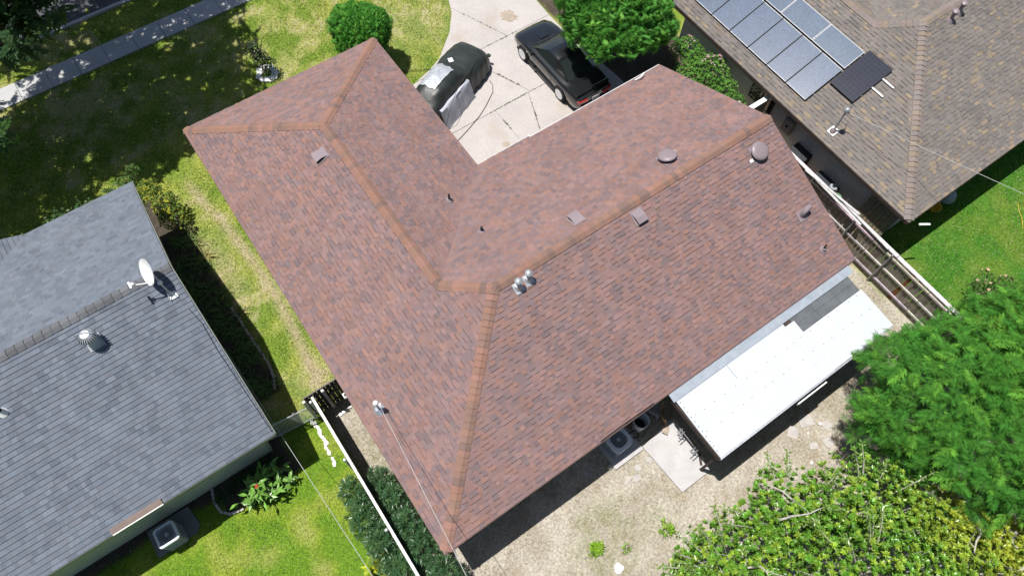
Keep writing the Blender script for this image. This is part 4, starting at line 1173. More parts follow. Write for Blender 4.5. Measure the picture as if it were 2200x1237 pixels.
# the 300 leaves nearest the camera are split from their whorls
dist = np.linalg.norm(p+np.array((9.5, -6.6, 0))-np.array(CAMPOS), axis=1); od = np.argsort(dist)
near, far = od[:34], od[34:]
ROS = t_rosette(11, .130, .055, 66, .3, 4)
scl = r_.uniform(.75, 1.2, nn)
scatter('crown', ROS, R[far], p[far], scl[far], base_c[far], M['leaf_gloss'], t, 0, seed=64, jitter=.22)
rr = random.Random(9)
lv, lf = t_leaf(.145, .060, .3); lmesh = []
for q in range(5):
    f = .78+.11*q
    me = npmesh('leaf', lv, lf, [(0.145*f, .28*f, .028*f)]*2); me.materials.append(M['leaf_gloss']); lmesh.append(me)
for i in near:
    Rn = Matrix(R[i].tolist())
    for kq in range(9):
        a = 2*math.pi*kq*.381966; el = math.radians(90-62*(.45+.6*kq/9)*rr.uniform(.85, 1.15))
        mm = (Rn @ Matrix.Rotation(a, 3, 'Z') @ Matrix.Rotation(-el, 3, 'Y')).to_4x4() @ Matrix.Scale(float(scl[i])*rr.uniform(.8, 1.1), 4)
        mm.translation = Vector(p[i].tolist())
        o = bpy.data.objects.new('leaf', rr.choice(lmesh)); COL.objects.link(o); o.parent = t; o.matrix_local = mm
# shoots sticking out past the crown
b = MB(); sp_ = []
for k in range(44):
    l = rr.choice(bl[:6]); dd = Vector((rr.uniform(-1, .6), rr.uniform(-.2, 1), rr.uniform(.2, .9))).normalized()
    s = Vector(l[:3])+Vector((dd.x*l[3], dd.y*l[4], dd.z*l[5]))*.7; e = s+dd*rr.uniform(.7, 1.15)+Vector((0, 0, .1))
    b.tube([s, s.lerp(e, .5)+Vector((0, 0, .06)), e], [.018, .013, .006], 5)
    for q in range(9):
        sp_.append(tuple(s.lerp(e, .3+.7*q/8)))
for k in range(8):      # bare pale branches lying over the crown
    l = bl[(0, 1, 4, 4, 0, 6, 2, 4)[k % 8]]; a = rr.uniform(0, 6.28)
    c = Vector(l[:3]); s = c+Vector((rr.uniform(-.3, .3)*l[3], rr.uniform(-.3, .3)*l[4], .80*l[5]))
    dd = Vector((math.cos(a), math.sin(a), 0)); pts = [s]
    for q in range(1, 6):
        f = q/5; p_ = s+dd*(l[3]*.62*f)+Vector((rr.uniform(-.05, .05), rr.uniform(-.05, .05), .0)); e2 = ((p_.x-c.x)/l[3])**2+((p_.y-c.y)/l[4])**2
        p_.z = c.z+l[5]*math.sqrt(max(.05, 1-min(.95, e2)))*1.04+.03*math.sin(q*2); pts.append(p_)
    b.tube(pts, [.030, .027, .023, .018, .013, .007], 6)
    for q in range(2):
        i_ = rr.randint(1, 3); e = pts[i_]+Vector((rr.uniform(-.4, .4), rr.uniform(-.4, .4), .12)); b.tube([pts[i_], e], [.015, .005], 5)
b.build('twig', M['bark_pale'], t, kind='stuff')
sp_ = np.array(sp_); m_ = len(sp_)
ax = r_.normal(size=(m_, 3)); ax[:, 2] = np.abs(ax[:, 2])*.6; R2 = frames(ax, np.tile((0, 0, 1.), (m_, 1))+r_.normal(0, .3, (m_, 3)))
T3 = t_merge([t_xform(t_leaf(.15, .06, .3), Matrix.Rotation(a, 3, 'Z')) for a in (0, 2.1, 4.2)])
scatter('shoot_leaves', T3, R2, sp_, r_.uniform(.7, 1.1, m_), cvar(m_, (0.13, .22, .035), 66), M['leaf_gloss'], t, 0, seed=67)

# ---------------- shrubs
def shrub(name, label, base, lobes, n, T, col, seed, m='leaf_gloss', up=.7, alt=None, altp=0, sc=(.7, 1.2), r0=.03, group=None, shell=.35, cat='shrub', whorl=True, inner=.15):
    t = thing(name, label, cat, base, group=group)
    bl = [(l[0]-base[0], l[1]-base[1], l[2]-base[2], *l[3:]) for l in lobes]
    limbs((0, 0, 0), bl, r0, M['bark'], t, seed, fork=.2)
    p, d, k = crown_pts(bl, n, seed, shell=shell, inner=inner, zmin=.03)
    r = np.random.default_rng(seed+3); nn = len(p)
    Z = d+np.array((0, 0, up))+r.normal(0, .3, (nn, 3)); Z /= np.linalg.norm(Z, axis=1, keepdims=True)
    Xr = r.normal(size=(nn, 3)); Xr -= Z*np.sum(Xr*Z, 1, keepdims=True)
    scatter('foliage', T, frames(Xr, Z), p, r.uniform(sc[0], sc[1], nn), cvar(nn, col, seed, .2, alt, altp), M[m], t, 0, seed=seed, jitter=.15)
    return t, p
# crepe-myrtle like shrub by the white brick wall
SMALL = t_rosette(7, .075, .04, 70, .2, 6)
t, p = shrub('flowering_shrub', 'tall bright green shrub with pale pink tips against the brick wall', (18.2, 9.3, 0),
             [(18.15, 10.5, 1.3, .6, .75, .7), (18.2, 9.3, 1.3, .75, .95, .8), (18.1, 8.3, 1.1, .6, .6, .7), (17.8, 9.6, 1.0, .7, .9, .7), (18.35, 7.7, .9, .35, .45, .5)], 1900, SMALL, (0.120, .285, .05), 71, 'leaf', alt=(.20, .36, .08), altp=.2, r0=.05)
r_ = np.random.default_rng(5); m_ = 34
q = p[np.argsort(-p[:, 2]-.4*r_.random(len(p)))[:m_]]+np.array((0, 0, .06))
scatter('flowers', t_rosette(6, .06, .04, 60, .2, 8), frames(r_.normal(size=(m_, 3)), np.tile((0, 0, 1.), (m_, 1))), q, r_.uniform(.8, 1.6, m_), cvar(m_, (.62, .40, .44), 8), M['flower'], t)
# oleander hedge on both sides of the left fence
LANCE = t_rosette(9, .16, .03, 72, .2, 7)
shrub('oleander_hedge', 'dark narrow leaved oleander hedge on the lawn side of the left fence', (-1.35, 1.6, 0),
      [(-1.30, 3.2, .75, .42, .55, .6), (-1.42, 2.4, .8, .5, .6, .65), (-1.30, 1.5, .9, .5, .6, .7), (-1.25, .6, .9, .5, .6, .7), (-1.3, -.4, .95, .55, .7, .75), (-1.2, -1.4, 1.0, .6, .8, .8)], 1500, LANCE, (0.048, .115, .042), 81, alt=(.09, .17, .06), altp=.15, r0=.03)
shrub('oleander_hedge', 'dark narrow leaved oleander hedge between the left fence and the house', (-.45, 1.3, 0),
      [(-.48, 3.1, .7, .34, .45, .5), (-.45, 2.4, .75, .36, .5, .6), (-.42, 1.5, .8, .40, .6, .65), (-.4, .6, .85, .42, .6, .7), (-.35, -.4, .95, .5, .7, .75), (-.2, -1.3, 1.0, .6, .7, .8)], 1250, LANCE, (0.045, .110, .042), 83, alt=(.09, .17, .06), altp=.15, r0=.03)
BIGR = t_rosette(6, .26, .11, 78, .25, 12)
shrub('yellow_leaf_plant', 'yellow green leafy plant at the foot of the oleander hedge', (-1.85, 1.2, 0), [(-1.85, 1.2, .28, .28, .25, .22), (-1.5, 1.0, .3, .18, .18, .2)], 16, BIGR, (.36, .42, .03), 85, 'leaf', cat='plant')
# large leaved ginger-like clump by the grey house, each leaf its own piece
t = thing('large_leaf_shrub', 'big glossy leaved shrub with a red flower by the grey house corner', 'shrub', (-3.55, 5.05, 0))
rr = random.Random(17); lm = []
for q in range(6):
    f = .7+.14*q; v, fz = t_leaf(.32, .105, .28)
    me = npmesh('leaf', v, fz, [(0.120*f, .260*f, .040*f), (0.135*f, .280*f, .045*f)]); me.materials.append(M['leaf_gloss']); lm.append(me)
b = MB()
for k in range(42):
    a = rr.uniform(0, 6.28); rad = rr.uniform(.05, .95); x = rad*math.cos(a)*1.05; y = rad*math.sin(a)*.68; h = rr.uniform(.45, .95)*(1.1-.35*rad)
    b.tube([(x*.6, y*.6, 0), (x*.85, y*.85, h*.6), (x, y, h)], [.016, .013, .008], 5)
    for q in range(7):
        tq = .35+.65*q/6; az = rr.uniform(0, 6.28)
        mm = (Matrix.Rotation(az, 3, 'Z') @ Matrix.Rotation(math.radians(rr.uniform(-25, 25)), 3, 'Y') @ Matrix.Rotation(rr.uniform(-.4, .4), 3, 'X')).to_4x4() @ Matrix.Scale(rr.uniform(.7, 1.15), 4)
        mm.translation = Vector((x*(.6+.4*tq), y*(.6+.4*tq), h*tq))
        o = bpy.data.objects.new('leaf', rr.choice(lm)); COL.objects.link(o); o.parent = t; o.matrix_local = mm
b.build('stem', M['bark'], t)
for pt_ in ((-.05, -.05, 1.0), (-.62, -.18, .35)):
    fl = npmesh('flower', *t_rosette(7, .09, .06, 70, .2, 3), fcol=[(.55, .10, .06)]*14); fo = link('flower', fl, M['flower'], t); fo.location = pt_
# strap leaved bed along the gable wall: each clump a plant
def clump(label, x, y, n, l, col, seed, alt=None, altp=0, group=None, name='daylily_clump'):
    t = thing(name, label, 'plant', (x, y, 0), group=group)
    r = np.random.default_rng(seed)
    az = r.uniform(0, 6.28, n); tilt = r.uniform(-.5, .6, n)
    ax = np.stack([np.cos(az)*np.cos(tilt), np.sin(az)*np.cos(tilt), np.sin(tilt)*.8], 1)
    R = frames(ax, np.tile((0, 0, 1.), (n, 1)))
    pos = np.stack([np.cos(az)*.05+r.normal(0, .05, n), np.sin(az)*.05+r.normal(0, .05, n), np.zeros(n)], 1)
    scatter('leaves', t_strap(l, .032, 5, 1.0), R, pos, r.uniform(.6, 1.15, n), cvar(n, col, seed, .25, alt, altp), M['leaf'], t, seed=seed)
    return t
rr = random.Random(23)
GL = 'dark strap leaved daylily clump in the shaded bed along the grey gable wall'
for k in range(30):
    y = 7.9+7.0*k/29+rr.uniform(-.15, .15); x = rr.choice((-2.55, -2.2, -1.95))+rr.uniform(-.12, .12)
    clump(GL, x, y, 34, .50, (0.115, .205, .065), 200+k, group='daylily clumps in the shaded bed')
for k, (x, y, c) in enumerate(((-1.72, 14.4, (.20, .22, .07)), (-1.62, 13.75, (.30, .26, .10)), (-1.75, 15.0, (.13, .19, .05)), (-1.65, 12.0, (.13, .22, .07)), (-1.6, 11.0, (.14, .22, .08)))):
    clump(['pale yellow green daylily clump leaning onto the side lawn', 'straw coloured daylily clump at the bed edge', 'greener daylily clump below the yellow shrub', 'light green clump beside the start of the edging stones', 'small light green clump half way along the side bed'][k], x, y, 30, .42, c, 240+k, (.36, .32, .14), .3)
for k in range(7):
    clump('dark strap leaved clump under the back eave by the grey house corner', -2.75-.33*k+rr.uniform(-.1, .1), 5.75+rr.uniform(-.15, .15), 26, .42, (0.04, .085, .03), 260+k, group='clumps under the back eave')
shrub('yellow_flecked_shrub', 'yellow flecked green shrub at the front corner of the grey roof', (-2.0, 16.2, 0), [(-2.15, 16.75, .8, .45, .5, .5), (-1.9, 16.0, .8, .5, .6, .55), (-1.95, 15.35, .7, .45, .45, .45)], 620, SMALL, (.14, .21, .045), 91, 'leaf', alt=(.40, .40, .05), altp=.28)
shrub('loose_shrub', 'loose pale green shrub in shade along the grey front eave', (-4.7, 17.3, 0), [(-4.3, 17.3, .7, .55, .5, .5), (-5.2, 17.4, .7, .55, .5, .5), (-3.4, 17.2, .8, .4, .4, .5)], 330, SMALL, (.09, .17, .06), 93, 'leaf', alt=(.3, .36, .22), altp=.14)
shrub('arching_shrub', 'thin arching shrub with upright shoots at the tip of the grey roof', (-2.9, 17.5, 0), [(-2.8, 17.6, .6, .5, .4, .5), (-2.3, 17.7, 1.0, .25, .2, .5)], 210, SMALL, (.12, .21, .06), 95, 'leaf', alt=(.34, .38, .2), altp=.12)
# rose bush
t, p = shrub('rose_bush', 'rose bush with pale pink blooms on the right hand lawn', (20.2, -3.2, 0), [(20.3, -3.0, .7, .45, .4, .5), (19.8, -3.3, .6, .4, .35, .45), (20.9, -3.5, .6, .4, .4, .45)], 330, SMALL, (.09, .16, .045), 97, 'leaf')
m_ = 22; q = p[np.random.default_rng(4).permutation(len(p))[:m_]]+np.array((0, 0, .1))
scatter('blooms', t_rosette(8, .06, .05, 60, .3, 2), frames(np.random.default_rng(6).normal(size=(m_, 3)), np.tile((0, 0, 1.), (m_, 1))), q, np.full(m_, 1.3), cvar(m_, (.72, .52, .42), 8), M['flower'], t)
# sapling with white rock ring
t, p = shrub('sapling', 'thin young sapling inside the ring of white rocks on the lawn', (4.05, 20.3, 0), [(4.02, 20.3, .75, .32, .32, .6), (4.18, 20.1, .45, .36, .34, .35), (3.95, 20.45, 1.25, .22, .22, .35)], 420, t_rosette(5, .075, .035, 75, .2, 3), (.030, .055, .026), 101, cat='tree', r0=.025)
b = MB()
for k in range(12):
    a = rr.uniform(0, 6.28); b.tube([(0, 0, .9), (.12*math.cos(a), .12*math.sin(a), 1.25), (.3*math.cos(a), .3*math.sin(a), rr.uniform(1.45, 1.85))], [.010, .007, .004], 4)
b.build('branch', M['bark'], t)
# weeds in the dry yard
for k, (x, y, n, s, lab) in enumerate(((3.82, -2.2, 14, .85, 'bright green leafy weed on the dry back yard'), (4.62, -2.7, 3, .6, 'tiny green weed right of the bright leafy weed'), (5.95, -2.95, 8, .9, 'green weed at the edge of the broadleaf tree'),
                                      (.15, 5.2, 22, .6, 'low olive weed beside the wooden gate'))):
    shrub('weed', lab, (x, y, 0), [(x, y, .14*s, .24*s, .22*s, .16*s)], n*2, t_rosette(6, .15*s+.02, .045*s, 80, .2, 5), (.21, .38, .03) if k < 3 else (.17, .19, .06), 110+k, 'leaf', cat='weed', r0=.008)
WIRE_A = (-.48, -8.74, 8.55); WIRE_B = (21.05, -9.65, 7.2); WIRE_C = (-1.17, -5.8, 6.4)
# ------------------------------------------------------------------ fences
GREYW = [(0.235, 0.205, 0.175), (0.20, 0.175, 0.15), (0.27, 0.24, 0.205), (0.17, 0.145, 0.12), (0.225, 0.20, 0.15)]
def board_mesh(sx, sy, sz, col):
    b = MB(); b.bbox((-sx/2, -sy/2, 0), (sx/2, sy/2, sz), col=col); me = b.mesh('picket'); me.materials.append(M['wood_grey']); return me
fr = thing('wooden_fence', 'weathered picket fence with three pale rails between the two right hand yards', 'fence', (17.65, 0, 0))
pk = [board_mesh(.022, .138, 1.82, c) for c in GREYW]; pr = [board_mesh(.022, .138, 1.82, (0.20, .075, .035))]
y = -12.0; rr = random.Random(41)
while y < 7.3:
    red = (-1.55 < y < -.75)
    me = rr.choice(pk) if not red else rr.choice(pr+pk[:1])
    o = bpy.data.objects.new('picket', me); COL.objects.link(o); o.parent = fr
    o.location = (rr.uniform(0, .008), y, rr.uniform(-.03, .03)); o.rotation_euler = (rr.uniform(-.008, .008), rr.uniform(-.01, .01), 0)
    y += .148
RAILC = (0.46, 0.42, 0.41)
for z in (.28, .98, 1.66):
    for y0 in (-12, -9.55, -7.1, -4.65, -2.2, .25, 2.7, 5.15):
        b = MB(); b.bbox((-.055, y0+.01, z), (-.013, y0+2.43, z+.085), col=tuple(c*rr.uniform(.9, 1.15) for c in RAILC)); b.build('rail', M['wood_grey'], fr)
for y0 in (-9.5, -7.05, -4.6, -3.0, -.55, 1.15, 3.2, 5.2):
    b = MB(); b.tube([(-.085, y0, -.1), (-.085, y0, 1.86)], .03, 10); b.lathe([(.036, 1.86), (.036, 1.9), (0, 1.93)], c=(-.085, y0, 0), n=10); b.build('post', M['pole_metal'], fr)
WC = (0.58, 0.57, 0.56)
for (y0, y1, dx, dz) in ((-12, -6, 0, 0), (-5.98, -3.0, .01, -.02), (-2.98, -.70, .015, -.03), (-.68, 2.1, 0, .0), (2.12, 4.6, -.02, .03), (4.62, 7.3, 0, .02)):
    b = MB(); b.bbox((-.03+dx, y0, 1.86+dz), (.115+dx, y1, 1.895+dz), col=tuple(c*rr.uniform(.9, 1.1) for c in WC)); b.build('cap_board', M['wood_grey'], fr)
# loose boards lying along the fence top near the house
for k, (y0, y1, x0, x1, z) in enumerate(((.9, 4.3, -.16, -.02, 1.92), (1.2, 3.6, .10, -.12, 1.95), (-.3, 2.2, -.06, .06, 1.905))):
    b = MB(); d = Vector((x1-x0, y1-y0, 0)); b.box((0, 0, 0), (.085, d.length, .03), col=(0.48, .465, .455)); o = b.build('loose_board', M['wood_grey'])
    o.location = (17.65+(x0+x1)/2, (y0+y1)/2, z+.045); o.rotation_euler = (0, 0, -math.atan2(d.x, d.y))
    tag(o, ['pale board lying on the fence top nearest the roof', 'bleached board lying askew on the fence top', 'lower loose board on the fence cap towards the yard'][k], 'board')

fl = thing('wooden_fence', 'board fence with white cap running down beside the oleander hedge', 'fence', (-.92, 0, 0))
pk2 = [board_mesh(.022, .138, 1.66, c) for c in [(0.10, .085, .075), (0.12, .10, .085), (0.085, .072, .065)]]
y = 6.2
while y > -9:
    o = bpy.data.objects.new('picket', rr.choice(pk2)); COL.objects.link(o); o.parent = fl
    o.location = (.0, y-.07, rr.uniform(-.01, .01)); y -= .146
for y0, y1 in ((6.25, 3.85), (3.84, 1.45), (1.44, -.95), (-.96, -3.4), (-3.41, -9)):
    b = MB(); b.bbox((-.035+rr.uniform(-.005, .005), y1, 1.68), (.045, y0, 1.72), col=(.74, .73, .72)); b.build('cap_board', M['wood_grey'], fl)
    for z in (.3, 1.35):
        b = MB(); b.bbox((-.05, y1, z), (-.012, y0, z+.085), col=(.3, .27, .24)); b.build('rail', M['wood_grey'], fl)
for y0 in (6.12, 4.0, 1.6, -.8, -3.2):
    b = MB(); b.tube([(-.10, y0, 0), (-.10, y0, 1.70)], .035, 10); b.lathe([(.045, 1.68), (.05, 1.72), (.03, 1.76), (0, 1.77)], c=(-.10, y0, 0), n=12); b.build('post', M['dullwhite'], fl, smooth=True)

gt = thing('wooden_gate', 'dark board gate between the left fence and the house wall', 'gate', (-.55, 6.32, 0))
x = -.60
gb = [board_mesh(.132, .022, 1.72, c) for c in [(0.06, .05, .045), (0.075, .06, .052), (0.05, .042, .04)]]
while x < .60:
    o = bpy.data.objects.new('board', rr.choice(gb)); COL.objects.link(o); o.parent = gt; o.location = (x+.07, rr.uniform(-.004, .004), rr.uniform(0, .05)); x += .146
for z in (.3, 1.0, 1.5):
    b = MB(); b.bbox((-.60, -.055, z), (.60, -.014, z+.09), col=(.10, .085, .075)); b.build('rail', M['wood_grey'], gt)
b = MB(); b.loft([[(-.55, -.056, .36), (-.55, -.085, .36), (-.47, -.085, .36), (-.47, -.056, .36)], [(.47, -.056, 1.52), (.47, -.085, 1.52), (.55, -.085, 1.52), (.55, -.056, 1.52)]], cap=True, col=(.10, .085, .075)); b.build('brace', M['wood_grey'], gt)
for x in (-.64, .0):
    b = MB(); b.bbox((x-.045, -.14, 0), (x+.045, -.056, 1.78), col=(.5, .48, .46)); b.build('post', M['wood_grey'], gt)
b = MB(); b.bbox((-.6, -.02, 1.78), (.62, .02, 1.81), col=(.16, .14, .12)); b.build('cap', M['wood_grey'], gt)
# step stones at the gate foot
for k in range(8):
    b = MB(); b.rbox((0, 0, 0), (.11, .09, .07), .02); o = b.build('paver', M['stone_white']); o.location = (-.50+.125*k, 5.86+.02*k+rr.uniform(-.01, .01), .03); o.rotation_euler = (0, 0, rr.uniform(-.3, .3))
    tag(o, 'small white paver in the row on the house side of the wooden gate', 'paver', 'pavers by the gate')
# chain link gate to the grey house
cg = thing('chain_link_gate', 'galvanised chain link gate beside the grey house corner', 'gate', (-2.0, 6.3, 0))
for x, y in ((-.85, .12), (.34, -.02), (.80, -.06)):
    b = MB(); b.tube([(x, y, 0), (x, y, 1.22)], .028, 10); b.lathe([(.034, 1.2), (.04, 1.24), (0, 1.28)], c=(x, y, 0), n=10); b.build('post', M['galv'], cg, smooth=True)
for (p, q) in (((-.85, .12), (.34, -.02)), ((.34, -.02), (.80, -.06))):
    for z in (.08, 1.17):
        b = MB(); b.tube([(p[0], p[1], z), (q[0], q[1], z)], .02, 8); b.build('rail', M['galv'], cg)
b = MB()
for (p, q) in (((-.85, .12), (.34, -.02)), ((.34, -.02), (.80, -.06))):
    l = math.hypot(q[0]-p[0], q[1]-p[1]); n = int(l/.07)
    for s in (-1, 1):
        for k in range(-15, n+16):
            x0 = k*.07; x1 = x0+s*1.08
            a = max(0, min(l, x0)); e = max(0, min(l, x1))
            if abs(a-e) < .02: continue
            z0 = .09+(a-x0)/s; z1 = .09+(e-x0)/s
            b.tube([(p[0]+(q[0]-p[0])*a/l, p[1]+(q[1]-p[1])*a/l, z0), (p[0]+(q[0]-p[0])*e/l, p[1]+(q[1]-p[1])*e/l, z1)], .0032, 3, cap=False)
b.build('wire_mesh', M['galv'], cg)
b = MB(); b.bbox((0, 0, 0), (.14, .16, .12)); o = b.build('eave_box', M['white_paint'], house); o.location = (-.10, 5.33, 2.44)
b = MB(); b.bbox((.03, .03, .0), (.11, .13, .124)); o2 = b.build('eave_box_opening', M['black'], house); o2.location = (-.10, 5.33, 2.44)

# ------------------------------------------------------------------ patio cover
pc = thing('patio_cover', 'white sheet metal patio roof attached to the back eave', 'patio cover', (11.6, -1.2, 0))
def pz(y): return 2.46+.085*(y)          # y negative towards yard
def sheet(x0, x1, y0, y1, off, t, m, name, col=None):
    b = MB()
    b.loft([[(x0-11.6, y0+1.2, pz(y0)+off), (x0-11.6, y1+1.2, pz(y1)+off), (x0-11.6, y1+1.2, pz(y1)+off+t), (x0-11.6, y0+1.2, pz(y0)+off+t)],
            [(x1-11.6, y0+1.2, pz(y0)+off), (x1-11.6, y1+1.2, pz(y1)+off), (x1-11.6, y1+1.2, pz(y1)+off+t), (x1-11.6, y0+1.2, pz(y0)+off+t)]], cap=True)
    return b.build(name, m, pc)
M['membrane'] = mat('grey_membrane', (0.105, 0.115, 0.125), .85, n1=(3, .15), n2=(25, .15), bump=(60, .3, .004))
sheet(7.98, 15.30, -.05, -2.28, -.05, .045, M['wood_dark'], 'deck')
for i, x0 in enumerate((12.65, 13.55, 14.45)):
    for j, y0 in enumerate((-.28, -.56, -.84)):
        sheet(x0+.004, min(x0+.896, 15.28), y0-.004, y0-.276, -.002+.002*((i+j) % 2), .008, M['membrane'], 'roofing_panel')
sheet(7.95, 9.93, -.24, -2.31, .006, .012, M['metal_white'], 'metal_sheet')
sheet(9.90, 12.35, -.24, -2.31, .014, .012, M['metal_white'], 'metal_sheet')
sheet(12.30, 12.72, -.42, -2.31, .022, .012, M['metal_white'], 'metal_sheet')
sheet(12.68, 15.33, -.86, -2.30, .030, .012, M['metal_white'], 'metal_sheet')
for x0, x1 in ((7.86, 11.55), (11.53, 15.52)):
    b = MB(); dzz = .008 if x0 > 10 else 0
    b.loft([[(x0-11.6, 1.2+.02, 2.555+dzz), (x0-11.6, 1.2-.30, pz(-.3)+.045+dzz), (x0-11.6, 1.2-.30, pz(-.3)+.055+dzz), (x0-11.6, 1.2+.02, 2.565+dzz)],
            [(x1-11.6, 1.2+.02, 2.555+dzz), (x1-11.6, 1.2-.30, pz(-.3)+.045+dzz), (x1-11.6, 1.2-.30, pz(-.3)+.055+dzz), (x1-11.6, 1.2+.02, 2.565+dzz)]], cap=True)
    b.build('flashing', M['zinc'], pc)
b = MB()
for y in (-.95, -1.5):
    x = 8.15
    while x < 15.2:
        b.lathe([(.013, .0), (.013, .010), (0, .013)], c=(x-11.6+rr.uniform(-.03, .03), y+1.2+rr.uniform(-.02, .02), pz(y)+(.02 if x < 9.9 else .028 if x < 12.3 else .036 if x < 12.68 else .043)), n=6); x += rr.uniform(.30, .55)
for y in np.arange(-.4, -2.25, -.17):
    b.lathe([(.016, .0), (.016, .012), (0, .016)], c=(8.03-11.6, y+1.2, pz(y)+.019), n=6)
for k in range(8):
    b.lathe([(.014, .0), (.014, .012), (0, .016)], c=(9.96-11.6, -.35-.06*k+1.2, pz(-.35-.06*k)+.027), n=6)
b.build('screws', M['ac_dark'], pc, kind='stuff')
b = MB(); b.bbox((7.95-11.6, -2.36+1.2, pz(-2.3)-.09), (15.3-11.6, -2.315+1.2, pz(-2.3)+.02)); b.build('edge_gutter', M['galv'], pc)
b = MB(); b.bbox((7.90-11.6, -2.33+1.2, pz(-2.3)-.12), (7.94-11.6, -.2+1.2, pz(-.3)-.05)); b.build('edge_beam', M['wood_dark'], pc)
for x in (8.05, 10.4, 12.8, 15.1):
    b = MB(); b.bbox((x-.045-11.6, -2.27+1.2, 0), (x+.045-11.6, -2.18+1.2, pz(-2.2)-.05)); b.build('post', M['wood_grey' if False else 'wood_dark'], pc)
b = MB(); b.bbox((11.12-11.6, -2.46+1.2, 1.93), (12.35-11.6, -2.42+1.2, 2.06)); b.build('hanging_board', M['white_paint'], pc)
# stuff stored under the open end
for k, (x, y, z0, z1) in enumerate(((8.02, -.95, .9, 2.1), (8.0, -1.05, .9, 2.1), (8.02, -1.62, .7, 2.0), (8.03, -1.72, .7, 2.0))):
    b = MB(); b.tube([(0, 0, 0), (-.28, .02, .16)], .016, 6); b.tube([(0, 0, 0), (0, 0, -z0)], .016, 6); o = b.build('garden_rack_bar', M['galv']); o.location = (x+.12, y, z0)
    tag(o, 'grey metal bar poking out from under the patio roof end', 'metal bar', 'bars under the patio roof')
o = MB(); o.box((0, 0, 0), (.07, .42, .05)); o = o.build('wood_offcut', M['wood_dark']); o.location = (8.25, -1.95, .10); o.rotation_euler = (0, .0, -.55); tag(o, 'short dark timber lying across the concrete pad edge', 'timber')
# curled brown sheet leaning near the pad
b = MB(); n = 14; rin = []; rout = []
for k in range(n):
    a = math.radians(-60+120*k/(n-1)); rin.append((.30*math.cos(a), .34*math.sin(a))); rout.append((.312*math.cos(a), .352*math.sin(a)))
ring = rin+rout[::-1]
b.loft([[(x-.25, y, 0) for x, y in ring], [(x*.9-.05, y, .75) for x, y in ring]], cap=True); o = b.build('curled_sheet', mat('tan_board', (0.26, .17, .095), .8, n1=(6, .2))); o.location = (8.15, -.22, .02); o.rotation_euler = (0, 0, math.radians(150))
tag(o, 'curled brown fibreboard sheet standing under the eave by the patio roof', 'sheet')
b = MB(); b.box((0, 0, 0), (.30, .22, .015)); o = b.build('cardboard_piece', mat('cardboard', (0.40, .33, .26), .85, n1=(8, .15))); o.location = (7.93, -.60, .14); o.rotation_euler = (.3, .2, .6); tag(o, 'torn cardboard piece at the corner of the concrete pad', 'cardboard')
# dark folding chair under the eave
ch = thing('plastic_chair', 'grey plastic chair in shade under the eave by the patio roof', 'chair', (8.0, .12, 0), .5)
b = MB(); b.rbox((0, 0, .42), (.46, .44, .03), .06); b.build('seat', M['ac_grey'], ch)
b = MB(); b.loft([[(-.22, .2, .44), (.22, .2, .44), (.22, .225, .44), (-.22, .225, .44)], [(-.2, .30, .86), (.2, .30, .86), (.2, .325, .86), (-.2, .325, .86)]], cap=True); b.build('backrest', M['ac_grey'], ch)
for sx in (-1, 1):
    for sy in (-1, 1):
        b = MB(); b.tube([(sx*.19, sy*.18, .42), (sx*.23, sy*.22, 0)], .02, 6); b.build('leg', M['ac_grey'], ch)
    b = MB(); b.tube([(sx*.23, -.2, .42), (sx*.25, -.18, .63), (sx*.24, .25, .64)], .02, 6); b.build('armrest', M['ac_grey'], ch)
# bins
bn = thing('trash_bin', 'pale blue grey round bin under the back eave', 'bin', (7.28, .02, 0))
b = MB(); b.lathe([(.20, 0), (.25, .70), (.265, .72), (.265, .75), (.24, .75), (.19, .06), (0, .05)], n=26); b.build('body', M['ac_light'], bn, smooth=True)
b = MB(); b.lathe([(.205, .2), (0, .21)], n=20); b.build('dark_inside', M['black'], bn)  # black disc makes the inside dark
b = MB(); b.tube([(.26, 0, .66), (.31, 0, .6), (.26, 0, .55)], .015, 6); b.build('handle', M['ac_light'], bn)
gh_ = MB(); gh_.tube([(7.0, -.25, .02), (7.25, -.33, .02), (7.55, -.2, .02), (7.75, .0, .02), (7.9, .2, .02)], .011, 6); o = gh_.build('garden_hose', mat('green_hose', (0.02, .10, .06), .5)); tag(o, 'thin green hose in the shade by the round bin', 'hose')

